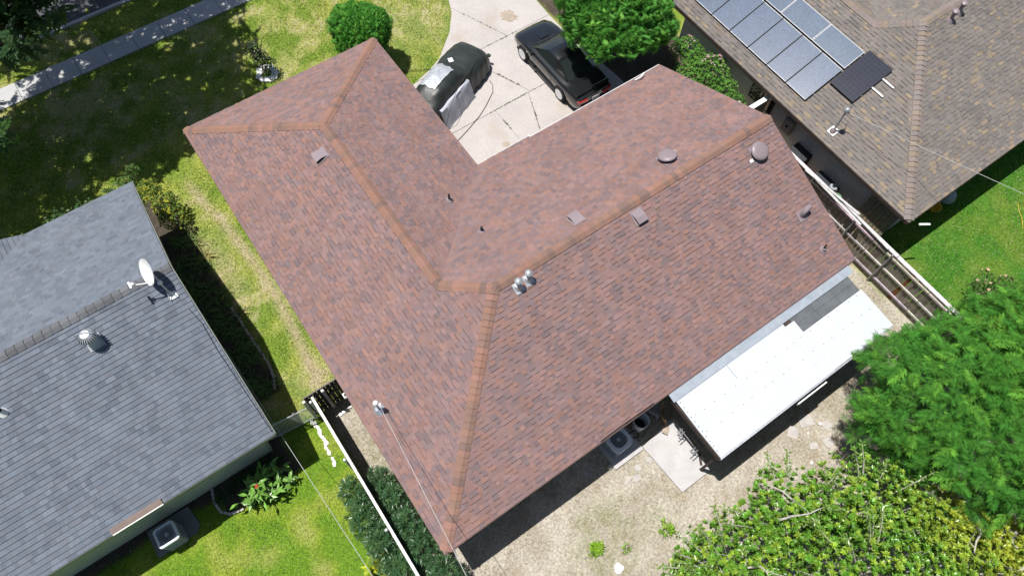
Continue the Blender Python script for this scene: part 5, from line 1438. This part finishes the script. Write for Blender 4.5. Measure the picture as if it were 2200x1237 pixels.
# ------------------------------------------------------------------ condensers
def condenser(name, label, loc, s, h, rz, body, rim, round_=False):
    t = thing(name, label, 'air conditioner', loc, rz)
    b = MB(); b.rbox((0, 0, h*.46), (s*.93, s*.93, h*.90), .08); b.build('casing', M[body], t)
    # top cover: rounded frame with a deep fan opening
    o_, i_ = [], []
    for qx, qy, a0 in ((1, 1, 0), (-1, 1, 90), (-1, -1, 180), (1, -1, 270)):
        for k in range(6):
            a = math.radians(a0+90*k/5); rr_ = .11 if not round_ else .2
            o_.append((qx*(s/2-rr_)+rr_*math.cos(a), qy*(s/2-rr_)+rr_*math.sin(a)))
    for (x, y) in o_:
        L_ = math.hypot(x, y)
        i_.append((x/L_*s*.37, y/L_*s*.37) if round_ else (x*.78, y*.78))
    b = MB()
    b.loft([[(x, y, h*.90) for x, y in o_], [(x, y, h*.97) for x, y in o_], [(x*.96, y*.96, h) for x, y in o_], [(x, y, h) for x, y in i_], [(x, y, h*.86) for x, y in i_]], cap=False)
    b.build('top_cover', M[rim], t, smooth=True)  # pale rim colour stands in for sun on the front edge
    b = MB(); b.lathe([(s*.48, h*.84), (0, h*.845)], n=24); b.build('fan_well', M['ac_dark'], t)
    for k in range(4):
        a = k*math.pi/2+.5
        q = MB(); q.loft([[(math.cos(a+d)*r, math.sin(a+d)*r, h*.88+dz) for r, dz in ((.05, 0), (s*.34, 0), (s*.34, .004), (.05, .004))] for d in (0, .25, .5)], cap=True); q.build('fan_blade', M[body], t)
    b = MB(); b.lathe([(.075, h*.87), (.075, h*.95), (0, h*.955)], n=14); b.build('motor', M[rim], t)
    b = MB()
    for k in range(9):
        r = s*.06+s*.032*k
        b.tube([(r*math.cos(2*math.pi*q/24), r*math.sin(2*math.pi*q/24), h*.975) for q in range(25)], .0035, 4, cap=False)
    b.build('grille', M['ac_dark'], t, kind='stuff')
    for k in range(9):
        z = h*.08+k*h*.085
        b = MB(); b.rbox((0, 0, z), (s*.955, s*.955, .018), .09); b.build('louvre', M[body], t)
    return t
condenser('air_conditioner', 'grey square air conditioner on a concrete pad by the grey house', (-6.42, 5.33, .06), .64, .78, 0, 'ac_grey', 'ac_light')
b = MB(); b.prism([(-7.1, 5.08), (-5.85, 5.12), (-5.68, 5.3), (-5.78, 6.0), (-7.1, 6.0)], -.04, .06); b.build('condenser_pad', mat('dark_concrete', (.17, .175, .18), .85, n1=(4, .15)), kind='structure')
condenser('air_conditioner', 'dark round fan air conditioner with rim coloured as if sunlit under the back eave', (6.30, -.04, .08), .74, .68, math.radians(4), 'ac_grey', 'ac_light', True)
b = MB(); b.bbox((5.80, -.68, 0), (6.95, .5, .08)); b.build('condenser_pad', M['slabconc'], kind='structure')
b = MB(); b.tube([(6.75, -.25, .55), (6.95, -.3, .62), (6.98, -.1, .60), (6.75, -.05, .5)], .025, 7); b.build('handle_hose', M['black']); o = bpy.data.objects['handle_hose']; tag(o, 'black looped pipe at the right of the round fan air conditioner', 'pipe')
b = MB(); b.rbox((0, 0, .05), (.20, .12, .10), .015); o = b.build('concrete_block', M['stone']); o.location = (5.72, -.50, 0); o.rotation_euler = (0, 0, .2); tag(o, 'small grey block at the left of the air conditioner pad', 'block')

# ------------------------------------------------------------------ stones
def rock_mesh(seed, s=1.0, flat=.6):
    r = random.Random(seed); bm = bmesh.new(); bmesh.ops.create_icosphere(bm, subdivisions=2, radius=.5*s)
    off = [r.uniform(-1, 1) for _ in range(6)]
    for v in bm.verts:
        n = 1+.22*math.sin(v.co.x*7/s+off[0])*math.sin(v.co.y*6/s+off[1])+.15*math.sin(v.co.z*8/s+off[2]+v.co.x*4/s)
        v.co *= n; v.co.z *= flat
    me = bpy.data.meshes.new('rock'); bm.to_mesh(me); bm.free(); return me
rocks = [rock_mesh(k) for k in range(5)]
for me in rocks: me.materials.append(M['stone_white'])
for k in range(16):
    a = 2*math.pi*k/16+rr.uniform(-.1, .1); o = bpy.data.objects.new('white_rock', rocks[k % 5]); COL.objects.link(o)
    s = rr.uniform(.20, .34); o.scale = (s, s, s); o.location = (4.02+.36*math.cos(a)*rr.uniform(.85, 1.1), 20.22+.34*math.sin(a)*rr.uniform(.85, 1.1), .05); o.rotation_euler = (0, 0, rr.uniform(0, 6))
    tag(o, 'white rock in the ring around the sapling', 'rock', 'white rocks around the sapling')
for k in range(15):
    t_ = k/14; o = bpy.data.objects.new('white_rock', rocks[k % 5]); COL.objects.link(o)
    s = rr.uniform(.05, .13); o.scale = (s, s*1.7, s*.6); o.location = (-1.38+.05*math.sin(t_*5)+rr.uniform(-.04, .04), 6.2-1.6*t_**.9+rr.uniform(-.05, .05), .03); o.rotation_euler = (0, 0, rr.uniform(-.5, .5))
    tag(o, 'white stone in the line along the left fence', 'rock', 'white stones along the left fence')
def path_pts(P, n):
    L = [0]
    for a, b2 in zip(P[:-1], P[1:]): L.append(L[-1]+math.hypot(b2[0]-a[0], b2[1]-a[1]))
    out = []
    for k in range(n):
        s = L[-1]*k/(n-1)
        for i in range(len(P)-1):
            if s <= L[i+1]+1e-9:
                f = (s-L[i])/(L[i+1]-L[i]); a, b2 = P[i], P[i+1]
                out.append((a[0]+(b2[0]-a[0])*f, a[1]+(b2[1]-a[1])*f, math.atan2(b2[1]-a[1], b2[0]-a[0]))); break
    return out
eb = MB(); eb.rbox((0, 0, .05), (.115, .08, .10), .03); ebm = eb.mesh('edging_stone'); ebm.materials.append(M['stone'])
for x, y, a in path_pts([(-1.77, 11.3), (-1.70, 9.86), (-1.63, 8.69), (-1.72, 8.2), (-1.86, 7.9)], 28):
    o = bpy.data.objects.new('edging_stone', ebm); COL.objects.link(o); o.location = (x+rr.uniform(-.015, .015), y, rr.uniform(-.02, .0)); o.rotation_euler = (rr.uniform(-.1, .1), 0, a+rr.uniform(-.15, .15))
    tag(o, 'small grey edging stone along the bed by the side lawn', 'edging stone', 'edging stones of the side bed')
for x, y, a in path_pts([(-4.96, 6.0), (-5.06, 5.6), (-5.0, 5.25), (-4.8, 5.03), (-4.45, 4.95)], 12):
    o = bpy.data.objects.new('edging_stone', ebm); COL.objects.link(o); o.location = (x, y, rr.uniform(-.02, .0)); o.rotation_euler = (0, 0, a+rr.uniform(-.15, .15))
    tag(o, 'small grey edging stone curving round the back bed', 'edging stone', 'edging stones of the back bed')
for k, (x, y, sx, sy, lab) in enumerate(((6.43, -1.03, .22, .20, 'pale square flagstone nearest the air conditioner pad'), (6.88, -1.05, .2, .2, 'pale square flagstone touching the concrete pad side'), (6.20, -1.27, .24, .2, 'pale flagstone lowest of the three by the pad'), (5.92, -1.16, .30, .12, 'pale flagstone sliver left of the others'),
                                      (4.95, -.22, .14, .2, 'broken paver piece in the roof shadow'), (5.12, .0, .2, .12, 'flat paver piece deep in the roof shadow'), (12.0, -3.0, .5, .42, 'large pale flagstone below the patio roof shadow'), (11.35, -3.05, .42, .36, 'flagstone left of the large pale one'), (12.1, -3.95, .34, .3, 'flagstone near the feathery tree edge'), (12.45, -3.5, .3, .28, 'small flagstone right of the large pale one'), (11.6, -3.75, .3, .22, 'half buried flagstone between the two trees'))):
    r2 = random.Random(k+50); pl_ = [(sx/2*cx*r2.uniform(.8, 1.05), sy/2*cy*r2.uniform(.8, 1.05)) for cx, cy in ((-1, -1), (.1, -1.08), (1, -.9), (1.05, .2), (.9, 1), (-.2, 1.05), (-1, .9))]
    b = MB(); b.prism(pl_, -.02, .028); o = b.build('flagstone', M['stone']); o.location = (x, y, 0); o.rotation_euler = (0, 0, r2.uniform(-.6, .6)); tag(o, lab, 'flagstone')
for k, (x, y, s, lab) in enumerate(((4.05, -3.02, .30, 'white rock on the dry yard at the bottom edge'), (12.3, -3.35, .10, 'small white stone near the feathery tree'), (11.15, -4.1, .10, 'small white stone above the broadleaf tree'), (11.75, -3.35, .07, 'tiny white stone between the flagstones'))):
    o = bpy.data.objects.new('white_rock', rocks[k]); COL.objects.link(o); o.scale = (s, s, s*.7); o.location = (x, y, .03); tag(o, lab, 'rock')

# ------------------------------------------------------------------ wires
def wire(p, q, sag, label, m='cable', r=.0075, n=14, name='service_cable'):
    p = Vector(p); q = Vector(q); b = MB()
    b.tube([p.lerp(q, k/n)-Vector((0, 0, sag*4*(k/n)*(1-k/n))) for k in range(n+1)], r, 6)
    o = b.build(name, M[m]); tag(o, label, 'cable'); return o
wire((.62, 4.28, 3.45), WIRE_A, .12, 'thin pale service cable leaving the mast across the left roof slope')
wire((19.2, 4.0, 3.55), WIRE_B, .10, 'pale service cable crossing the brown roof from its mast', r=.007)
wire((-2.58, 9.95, dz+.35), WIRE_C, .12, 'pale overhead cable leaving the grey roof across the back lawn')
b = MB(); b.tube([(-2.55, 9.9, dz+.03), (-2.42, 9.5, 4.24), (-2.33, 9.0, 4.05), (-2.36, 8.2, 3.72), (-2.33, 7.2, 3.31), (-2.30, 6.2, 2.91), (-2.28, 5.6, 2.66)], .010, 6); o = b.build('cable_shadow', M['cable_black']); tag(o, 'black tube as the cable shadow down the edge of the grey roof from the dish', 'cable')  # black tube laid on the roof as the overhead cable's shadow

# ------------------------------------------------------------------ side passage clutter
def simple(name, m, label, cat, loc, fn, rz=0):
    b = MB(); fn(b); o = b.build(name, M[m] if isinstance(m, str) else m); o.location = loc; o.rotation_euler = (0, 0, rz); tag(o, label, cat); return o
eb_ = thing('electric_meter_box', 'beige electric box on the brick wall under the brown eave', 'electric box', (19.05, 5.62, 1.0))
M['beige'] = mat('beige_box', (.34, .30, .25), .6, n1=(5, .08))
b = MB(); b.bbox((-.14, -.22, 0), (.06, .22, .66)); b.build('cabinet', M['beige'], eb_)
b = MB(); b.bbox((-.155, -.19, .04), (-.142, .19, .60)); b.build('door', M['beige'], eb_)
b = MB(); b.lathe([(.05, 0), (.05, .03), (0, .035)], c=(-.155, 0, .35), n=12, rot=Matrix.Rotation(math.radians(-90), 3, 'Y')); b.build('knob', M['black'], eb_)
sb_ = thing('storage_cabinet', 'black metal cabinet standing against the brick wall', 'cabinet', (18.85, 4.6, 0))
b = MB(); b.rbox((0, 0, .45), (.50, .80, .88), .03); b.build('body', M['black'], sb_)
b = MB(); b.bbox((-.27, -.38, .82), (.26, .38, .93)); b.build('lid', M['ac_dark'], sb_)
b = MB(); b.bbox((-.285, -.3, .80), (-.271, .3, .83)); b.build('handle', M['galv'], sb_)
cr = thing('storage_chest', 'long dark chest beside the brick wall in the passage', 'chest', (18.72, 3.1, 0))
b = MB(); b.rbox((0, 0, .38), (.52, 1.0, .74), .04); b.build('body', M['wood_dark'], cr)
b = MB(); b.rbox((0, 0, .78), (.55, 1.03, .06), .05); b.build('lid', M['ac_dark'], cr)
ty = thing('small_wheel', 'small grey wheel lying on the dark chest', 'wheel', (18.80, 2.78, .81))
b = MB(); b.lathe([(.07, 0), (.13, 0), (.15, .02), (.15, .06), (.13, .08), (.07, .08), (.07, 0)], n=24); b.build('tyre', M['ac_grey'], ty, smooth=True)
b = MB(); b.lathe([(.07, .015), (.05, .05), (0, .05)], n=16); b.build('hub', M['ac_dark'], ty)
cb2 = simple('crate', 'ac_dark', 'dark crate under the white bucket in the passage', 'crate', (18.38, 2.35, 0), lambda b: b.rbox((0, 0, .38), (.42, .5, .76), .03))
bk = thing('bucket', 'white bucket with a green band in the side passage', 'bucket', (18.42, 2.36, .765))
b = MB(); b.lathe([(.12, 0), (.145, .30), (.15, .31), (.14, .31), (.12, .05), (0, .05)], n=22); b.build('body', M['dullwhite'], bk, smooth=True)
b = MB(); b.lathe([(.136, .17), (.147, .285)], n=22); b.build('band', mat('green_band', (.03, .22, .06), .5), bk, smooth=True)
b = MB(); b.lathe([(.142, .295), (.142, .315), (0, .32)], n=22); b.build('lid', mat('green_lid', (.05, .20, .07), .5), bk)
ck = thing('wooden_chair', 'dark upturned wooden chair by the brick wall', 'chair', (18.75, 1.75, 0), .4)
b = MB(); b.rbox((0, 0, .45), (.46, .46, .05), .06); b.build('seat', M['wood_dark'], ck)
for sx in (-1, 1):
    b = MB(); b.tube([(sx*.19, .2, 0), (sx*.2, .22, .5), (sx*.21, .30, 1.0)], .022, 7); b.build('leg', M['wood_dark'], ck)
    b = MB(); b.tube([(sx*.19, -.19, 0), (sx*.19, -.19, .45)], .022, 7); b.build('leg', M['wood_dark'], ck)
b = MB(); b.box((0, .29, .9), (.40, .025, .16)); b.build('backrest', M['wood_dark'], ck)
lf_ = thing('broken_stool', 'broken bare wood stool standing beside the bucket', 'stool', (18.35, 1.75, .0), .25)
for p, q in (((-.1, .25, .95), (.25, -.05, .8)), ((.25, -.05, .8), (.22, -.15, 0)), ((-.1, .25, .95), (-.12, .25, 0)), ((.18, .02, .84), (.12, -.2, .7))):
    b = MB(); b.tube([p, q], .022, 4); b.build('bar', M['wood'], lf_)
for k in range(8):
    b = MB(); b.box((0, 0, 0), (.025, .13, 1.75), col=(.20+.03*(k % 3), .185+.02*(k % 2), .13)); o = b.build('leaning_plank', M['wood_grey']); o.location = (18.86, .42+.155*k, .86); o.rotation_euler = (0, .20, 0)
    tag(o, '%s olive grey plank leaning on the brick wall counted from the house corner' % (ordn+['eighth'])[k], 'plank', 'planks leaning on the brick wall')
sh = thing('yellow_basin', 'yellow basin under the brown eave beside the right lawn', 'basin', (21.9, .15, 0))
b = MB(); b.lathe([(.18, 0), (.26, .22), (.28, .24), (.25, .23), (.16, .03), (0, .03)], n=24); b.build('body', mat('yellow_plastic', (.55, .36, .03), .5), sh, smooth=True)
b = MB(); b.tube([(.27, -.06, .22), (.33, 0, .22), (.27, .06, .22)], .014, 6); b.build('handle', M['ac_light'], sh)
simple('storage_bag', 'ac_grey', 'pale grey sack under the brown eave', 'sack', (22.7, .2, 0), lambda b: b.lathe([(.3, 0), (.36, .15), (.3, .34), (.12, .42), (0, .43)], n=14))
wp = MB(); wp.bbox((0, 0, 0), (.42, .07, .04)); o = wp.build('gutter_piece', M['white_paint']); o.location = (18.95, -.30, 2.2); o.rotation_euler = (0, .15, -.5); tag(o, 'short white gutter piece hanging off the brown roof corner', 'gutter')
wp = MB(); wp.tube([(24.9, -1.55, .02), (24.6, -1.85, .02), (24.45, -2.1, .02), (24.1, -2.4, .02)], .012, 6); o = wp.build('garden_hose', mat('yellow_hose', (.5, .42, .05), .5)); tag(o, 'yellow hose lying on the right hand lawn', 'hose')
# white cap of a short partition between the two roofs
pw = thing('partition_wall', 'short wall with a white top between the two roofs', 'wall', (17.55, 6.8, 0))
b = MB(); b.bbox((-1.2, -.06, 0), (1.25, .06, 1.9), col=(.2, .18, .16)); b.build('panel', M['wood_grey'], pw)
b = MB(); b.bbox((-1.2, -.09, 1.9), (1.28, .09, 1.94)); b.build('cap', M['white_paint'], pw)

# ------------------------------------------------------------------ garden cables on the front lawn and drive
b = MB(); b.tube([(11.42, 14.75, .06), (11.40, 14.5, .05), (11.2, 14.2, .055), (10.96, 14.03, .055), (10.5, 13.72, .055), (10.07, 13.48, .055), (9.4, 13.2, .055), (8.70, 12.95, .055), (7.9, 12.6, .055)], .014, 7); o = b.build('garden_hose', mat('olive_hose', (.10, .09, .045), .5)); tag(o, 'thin olive hose curving across the concrete driveway', 'hose')
b = MB(); b.tube([(8.5, 17.35, .05), (8.9, 17.1, .06), (9.3, 16.85, .07), (9.75, 16.6, .08)], .012, 6); o = b.build('power_cord', M['cable_black']); tag(o, 'dark cord crossing the lawn to the covered car', 'cord')

# ------------------------------------------------------------------ covered car
cvA = math.radians(24)
cv = thing('covered_car', 'car under a dark green tarpaulin on the driveway', 'car', (9.61, 15.19, .04), cvA)
ST = [(-2.28, .60, .50), (-2.2, .70, .70), (-2.0, .80, .90), (-1.6, .82, 1.06), (-1.2, .78, 1.26), (-.9, .75, 1.36), (-.4, .74, 1.40), (.0, .75, 1.37), (.3, .80, 1.24), (.55, .90, 1.10), (.9, .95, 1.06), (1.4, .95, 1.02), (1.8, .92, .96), (2.05, .84, .84), (2.2, .70, .66), (2.27, .5, .45)]
def st_at(x):
    for a, b2 in zip(ST[:-1], ST[1:]):
        if x <= b2[0]:
            f = max(0, (x-a[0])/(b2[0]-a[0])); return (a[1]+(b2[1]-a[1])*f, a[2]+(b2[2]-a[2])*f)
    return ST[-1][1:]
PEX = 3.4
def cz(x, lat):
    w, h = st_at(x); w *= .93
    u = min(.999, abs(lat)/w); return h*(1-u**PEX)**(1/PEX)
rings = []
xs = np.linspace(-2.28, 2.27, 64)
for x in xs:
    w, h = st_at(x); ring = []
    for k in range(49):
        a = math.pi*k/48; c = math.cos(a); s = math.sin(a)
        flare = 1+.05*(1-s)
        y_ = w*.93*math.copysign(abs(c)**(2/PEX), c)*flare; z = h*max(s, 0)**(2/PEX)
        wr = (fbm(x*2.3+y_*1.5, z*2.6+y_*1.2, 77, 4)-.5)
        fold = .03*math.sin(x*15+2.2*math.sin(z*4)+y_*2)*(1-min(1, z/h))**.7 + .010*math.sin(y_*13+x*6)*(z/h > .8)
        n_ = Vector((0, c, s*.8))
        ring.append(Vector((x, y_, z+.02))+n_*float(wr*.055+fold*.8))
    rings.append(ring)
b = MB(); b.loft(rings, closed=False); b.f.append(tuple(range(49))); b.c.append(None); n0 = 63*49; b.f.append(tuple(n0+k for k in range(49))); b.c.append(None)
b.build('tarpaulin', M['tarp'], cv, smooth=True)
# silver sun sheet taped on the roof
b = MB(); rows = []
for i in range(11):
    x = -1.05+1.28*i/10; row = []
    for j in range(9):
        lat = -.22+.90*j/8-.06*(i/10)
        row.append(Vector((x+.03*math.sin(j*2+i), lat, cz(x, lat)+.060+.008*math.sin(i*1.7+j*2.1))))
    rows.append(row)
b.loft(rows+[[p-Vector((0, 0, .006)) for p in r] for r in reversed(rows)], closed=False); b.build('silver_sheet', M['silver'], cv, smooth=True)
b = MB(); b.rbox((0, 0, 0), (.24, .19, .02), .02); o = b.build('paper_tag', M['dullwhite'], cv); o.location = (.72, .22, 1.12); o.rotation_euler = (.05, .1, .9)
b = MB(); b.rbox((0, 0, 0), (.11, .16, .08), .03); o = b.build('mirror_bulge', M['tarp'], cv); o.location = (2.28, -.60, .45)
b = MB(); b.tube([(1.2, -.6, 1.02), (.3, -.72, 1.16), (-.5, -.80, .98), (-1.2, -.98, .85), (-1.6, -1.0, .1)], .010, 5); b.build('tie_rope', M['wood_dark'], cv)
# wrapped panel leaning on it
mp_ = thing('wrapped_mattress', 'white plastic wrapped mattress leaning against the covered car', 'mattress', (9.56, 13.98, .04), cvA-math.radians(1))
b = MB(); rings = []
for i in range(15):
    x = -.95+1.9*i/14; ring = []
    for (y_, z) in [(0, 0), (0, .2), (0, .42), (0, .64), (0, .86), (.02, .88), (.11, .88), (.13, .86), (.13, .5), (.13, 0)]:
        ring.append(Vector((x, y_+z*.30+.012*math.sin(x*9+z*5)+.01*math.sin(z*17+x*3), z)))
    rings.append(ring)
b.loft(rings, cap=True); b.build('body', M['wrap'], mp_, smooth=True)
b = MB(); b.tube([(.35, -.02, .02), (.36, .12, .45), (.34, .24, .87), (.34, .40, .88)], .009, 5); b.build('strap', M['dullwhite'], mp_)

# ------------------------------------------------------------------ black coupe
car = thing('parked_car', 'glossy black two door coupe parked on the driveway under the tree', 'car', (14.15, 13.67, .04))
BS_ = [  # y, half width at sill, half width at belt, belt z, shoulder inset, hood/deck z, bottom z
    (-2.40, .66, .70, .60, .08, .66, .34), (-2.34, .78, .82, .72, .06, .82, .26), (-2.15, .86, .885, .80, .08, .90, .22), (-1.75, .885, .915, .83, .10, .925, .20), (-1.25, .89, .93, .85, .10, .93, .20),
    (-.7, .88, .915, .86, .10, .92, .18), (0, .875, .905, .86, .10, .92, .18), (.55, .875, .905, .86, .10, .93, .18), (.90, .88, .91, .85, .10, .935, .18), (1.28, .885, .92, .82, .12, .90, .20), (1.75, .87, .895, .74, .14, .82, .22), (2.05, .80, .825, .64, .12, .71, .24), (2.18, .68, .70, .55, .10, .60, .28), (2.24, .52, .54, .46, .08, .50, .32)]
rings = []
for (y_, ws, wb, zb_, ins, zt, z0) in BS_:
    half = [(ws*.92, z0), (ws, z0+.10), (wb, (z0+zb_)/2+.05), (wb-.005, zb_-.05), (wb-.03, zb_), (wb-ins, zb_+(zt-zb_)*.75), (wb*.55, zt-.004), (wb*.22, zt+.012), (0, zt+.010)]
    ring = [(x, y_, z) for x, z in half]+[(-x, y_, z) for x, z in reversed(half[:-1])]
    rings.append(ring)
b = MB(); b.loft(rings, cap=True, closed=True); body = b.build('body', M['carpaint'], car, smooth=True)
# hood scoop, bonnet shut lines, deck spoiler
b = MB(); b.loft([[(-.22, 1.02, .935), (.22, 1.02, .935), (.22, 1.02, .975), (-.22, 1.02, .975)], [(-.18, 1.55, .87), (.18, 1.55, .87), (.18, 1.55, .878), (-.18, 1.55, .878)]], cap=True); b.build('hood_scoop', M['carpaint'], car)
for s in (-1, 1):
    b = MB(); b.tube([(s*.70, .95, .915), (s*.72, 1.4, .865), (s*.64, 1.95, .745)], .006, 4); b.build('shut_line', M['black'], car)
b = MB(); b.loft([[(-.80, -2.22, .93), (.80, -2.22, .93), (.80, -2.10, .955), (-.80, -2.10, .955)], [(-.80, -2.22, .955), (.80, -2.22, .955), (.80, -2.12, .965), (-.80, -2.12, .965)]], cap=True); b.build('spoiler', M['carpaint'], car)
b = MB(); b.bbox((-.5, .90, .925), (.5, .97, .945)); b.build('cowl', M['black'], car)
# greenhouse
def ring4(y0, y1, w0, w1, z): return [(-w0, y0, z), (w0, y0, z), (w1, y1, z), (-w1, y1, z)]
b = MB(); b.loft([ring4(-1.42, .92, .68, .72, .90), ring4(-.62, .10, .55, .56, 1.33), ring4(-.50, .0, .50, .50, 1.365)], cap=True); gho = b.build('cabin', M['carpaint'], car, smooth=True)
def quad_panel(name, pts, m, off):
    P = [Vector(p) for p in pts]; n = (P[1]-P[0]).cross(P[3]-P[0]).normalized()
    b = MB(); b.loft([[p+n*off*.2 for p in P], [p+n*off for p in P]], cap=True); return b.build(name, m, car)
def lr(a, b2, t): return tuple(a[i]+(b2[i]-a[i])*t for i in range(3))
A, B_, C_, D_ = (-.72, .92, .90), (.72, .92, .90), (.56, .10, 1.33), (-.56, .10, 1.33)
def inset(P, k): 
    c = [sum(p[i] for p in P)/4 for i in range(3)]; return [lr(p, c, k) for p in P]
quad_panel('windshield', inset([B_, A, D_, C_][::-1], .07), M['glass'], .012) if False else quad_panel('windshield', inset([A, B_, C_, D_], .07)[::-1], M['glass'], -.012)
E_, F_, G_, H_ = (-.68, -1.42, .90), (.68, -1.42, .90), (.55, -.62, 1.33), (-.55, -.62, 1.33)
quad_panel('rear_window', inset([E_, F_, G_, H_], .09), M['glass'], .012)
for s in (-1, 1):
    P = [(s*.715, .80, .915), (s*.695, -.55, .915), (s*.565, -.52, 1.30), (s*.575, .10, 1.30)]
    quad_panel('side_window', P if s < 0 else P[::-1], M['glass'], -.012)
    P = [(s*.690, -.62, .915), (s*.682, -1.05, .915), (s*.575, -.66, 1.25), (s*.565, -.58, 1.29)]
    quad_panel('quarter_window', P if s < 0 else P[::-1], M['glass'], -.012)
    b = MB(); b.rbox((s*.98, .62, .93), (.18, .10, .12), .03, top=.02); b.tube([(s*.88, .62, .88), (s*.95, .62, .91)], .02, 6); b.build('mirror', M['carpaint'], car, smooth=True)
    b = MB(); b.tube([(s*.913, .55, .30), (s*.913, .55, .84)], .004, 4); b.tube([(s*.92, -.62, .30), (s*.92, -.62, .84)], .004, 4); b.build('door_gap', M['black'], car)
    b = MB(); b.rbox((s*.915, -.45, .76), (.03, .20, .035), .01); b.build('door_handle', M['carpaint'], car)
    b = MB(); b.loft([[(s*.80, -2.385, .60), (s*.38, -2.425, .60), (s*.38, -2.43, .74), (s*.80, -2.39, .76)], [(s*.83, -2.30, .60), (s*.38, -2.34, .60), (s*.38, -2.34, .74), (s*.85, -2.28, .76)]], cap=True); b.build('taillight', M['red_lens'], car)
    b = MB(); b.loft([[(s*.50, 2.235, .50), (s*.74, 2.13, .52), (s*.74, 2.11, .60), (s*.50, 2.21, .585)], [(s*.50, 2.20, .50), (s*.74, 2.09, .52), (s*.74, 2.08, .60), (s*.50, 2.17, .585)]], cap=True); b.build('headlight', M['ac_light'], car)
    b = MB(); b.bbox((s*.90-.025, -.95, .19), (s*.90+.02, .95, .26)); b.build('side_skirt', M['black'], car)
    b = MB(); b.rbox((s*.917, 1.02, .66), (.012, .09, .05), .01); b.build('marker_light', M['dullwhite'], car)
b = MB(); b.box((0, -2.432, .66), (.34, .012, .16)); pl_ = b.build('licence_plate', M['dullwhite'], car)
b = MB()
for k in range(6): b.box((-.115+.046*k, -2.441, .66), (.026, .006, .07))
b.build('plate_characters', mat('plate_blue', (.03, .04, .12), .5), pl_)
b = MB(); b.bbox((-.7, -2.47, .34), (.7, -2.40, .52)); b.build('rear_bumper_trim', M['carpaint'], car)
for s in (-1, 1):
    for y_ in (-1.285, 1.285):
        w = bpy.data.objects.new('wheel', None); COL.objects.link(w); w.parent = car; w.location = (s*.862, y_, .325); w.empty_display_size = .1
        Rw = Matrix.Rotation(math.radians(90*s), 3, 'Y')
        b = MB(); b.lathe([(.21, -.10), (.30, -.11), (.325, -.08), (.325, .07), (.30, .10), (.235, .105), (.22, .08), (.22, -.05)], n=32, rot=Rw); b.build('tyre', M['rubber'], w, smooth=True)
        b = MB(); b.lathe([(.238, .102), (.24, .095), (.225, .07), (.21, .02), (.05, .015)], n=32, rot=Rw); b.lathe([(.065, .03), (.065, .09), (.03, .1), (0, .1)], n=16, rot=Rw)
        for k in range(5):
            a = 2*math.pi*k/5+.3; ca, sa = math.cos(a), math.sin(a)
            pts = []
            for (rr_, hw, zz) in ((.05, .035, .09), (.23, .028, .095)):
                pts.append([Rw @ Vector((ca*rr_-sa*hw*q, sa*rr_+ca*hw*q, zz+d)) for q, d in ((-1, -.03), (1, -.03), (1, 0), (-1, 0))])
            b.loft(pts, cap=True)
        b.build('rim', M['chrome'], w)
        b = MB(); pts_o = [(.36*math.cos(a), .36*math.sin(a)) for a in [math.pi*k/14 for k in range(15)]]
        ro = [Vector((s*(.072 if True else 0), y2, z2)) for y2, z2 in pts_o]; ri = [Vector((s*.072, y2*.925, z2*.925)) for y2, z2 in pts_o]
        b.loft([ro, [p+Vector((s*.014, 0, 0)) for p in ro], [p+Vector((s*.014, 0, 0)) for p in ri], ri], closed=False); b.build('wheel_arch', M['black'], w)
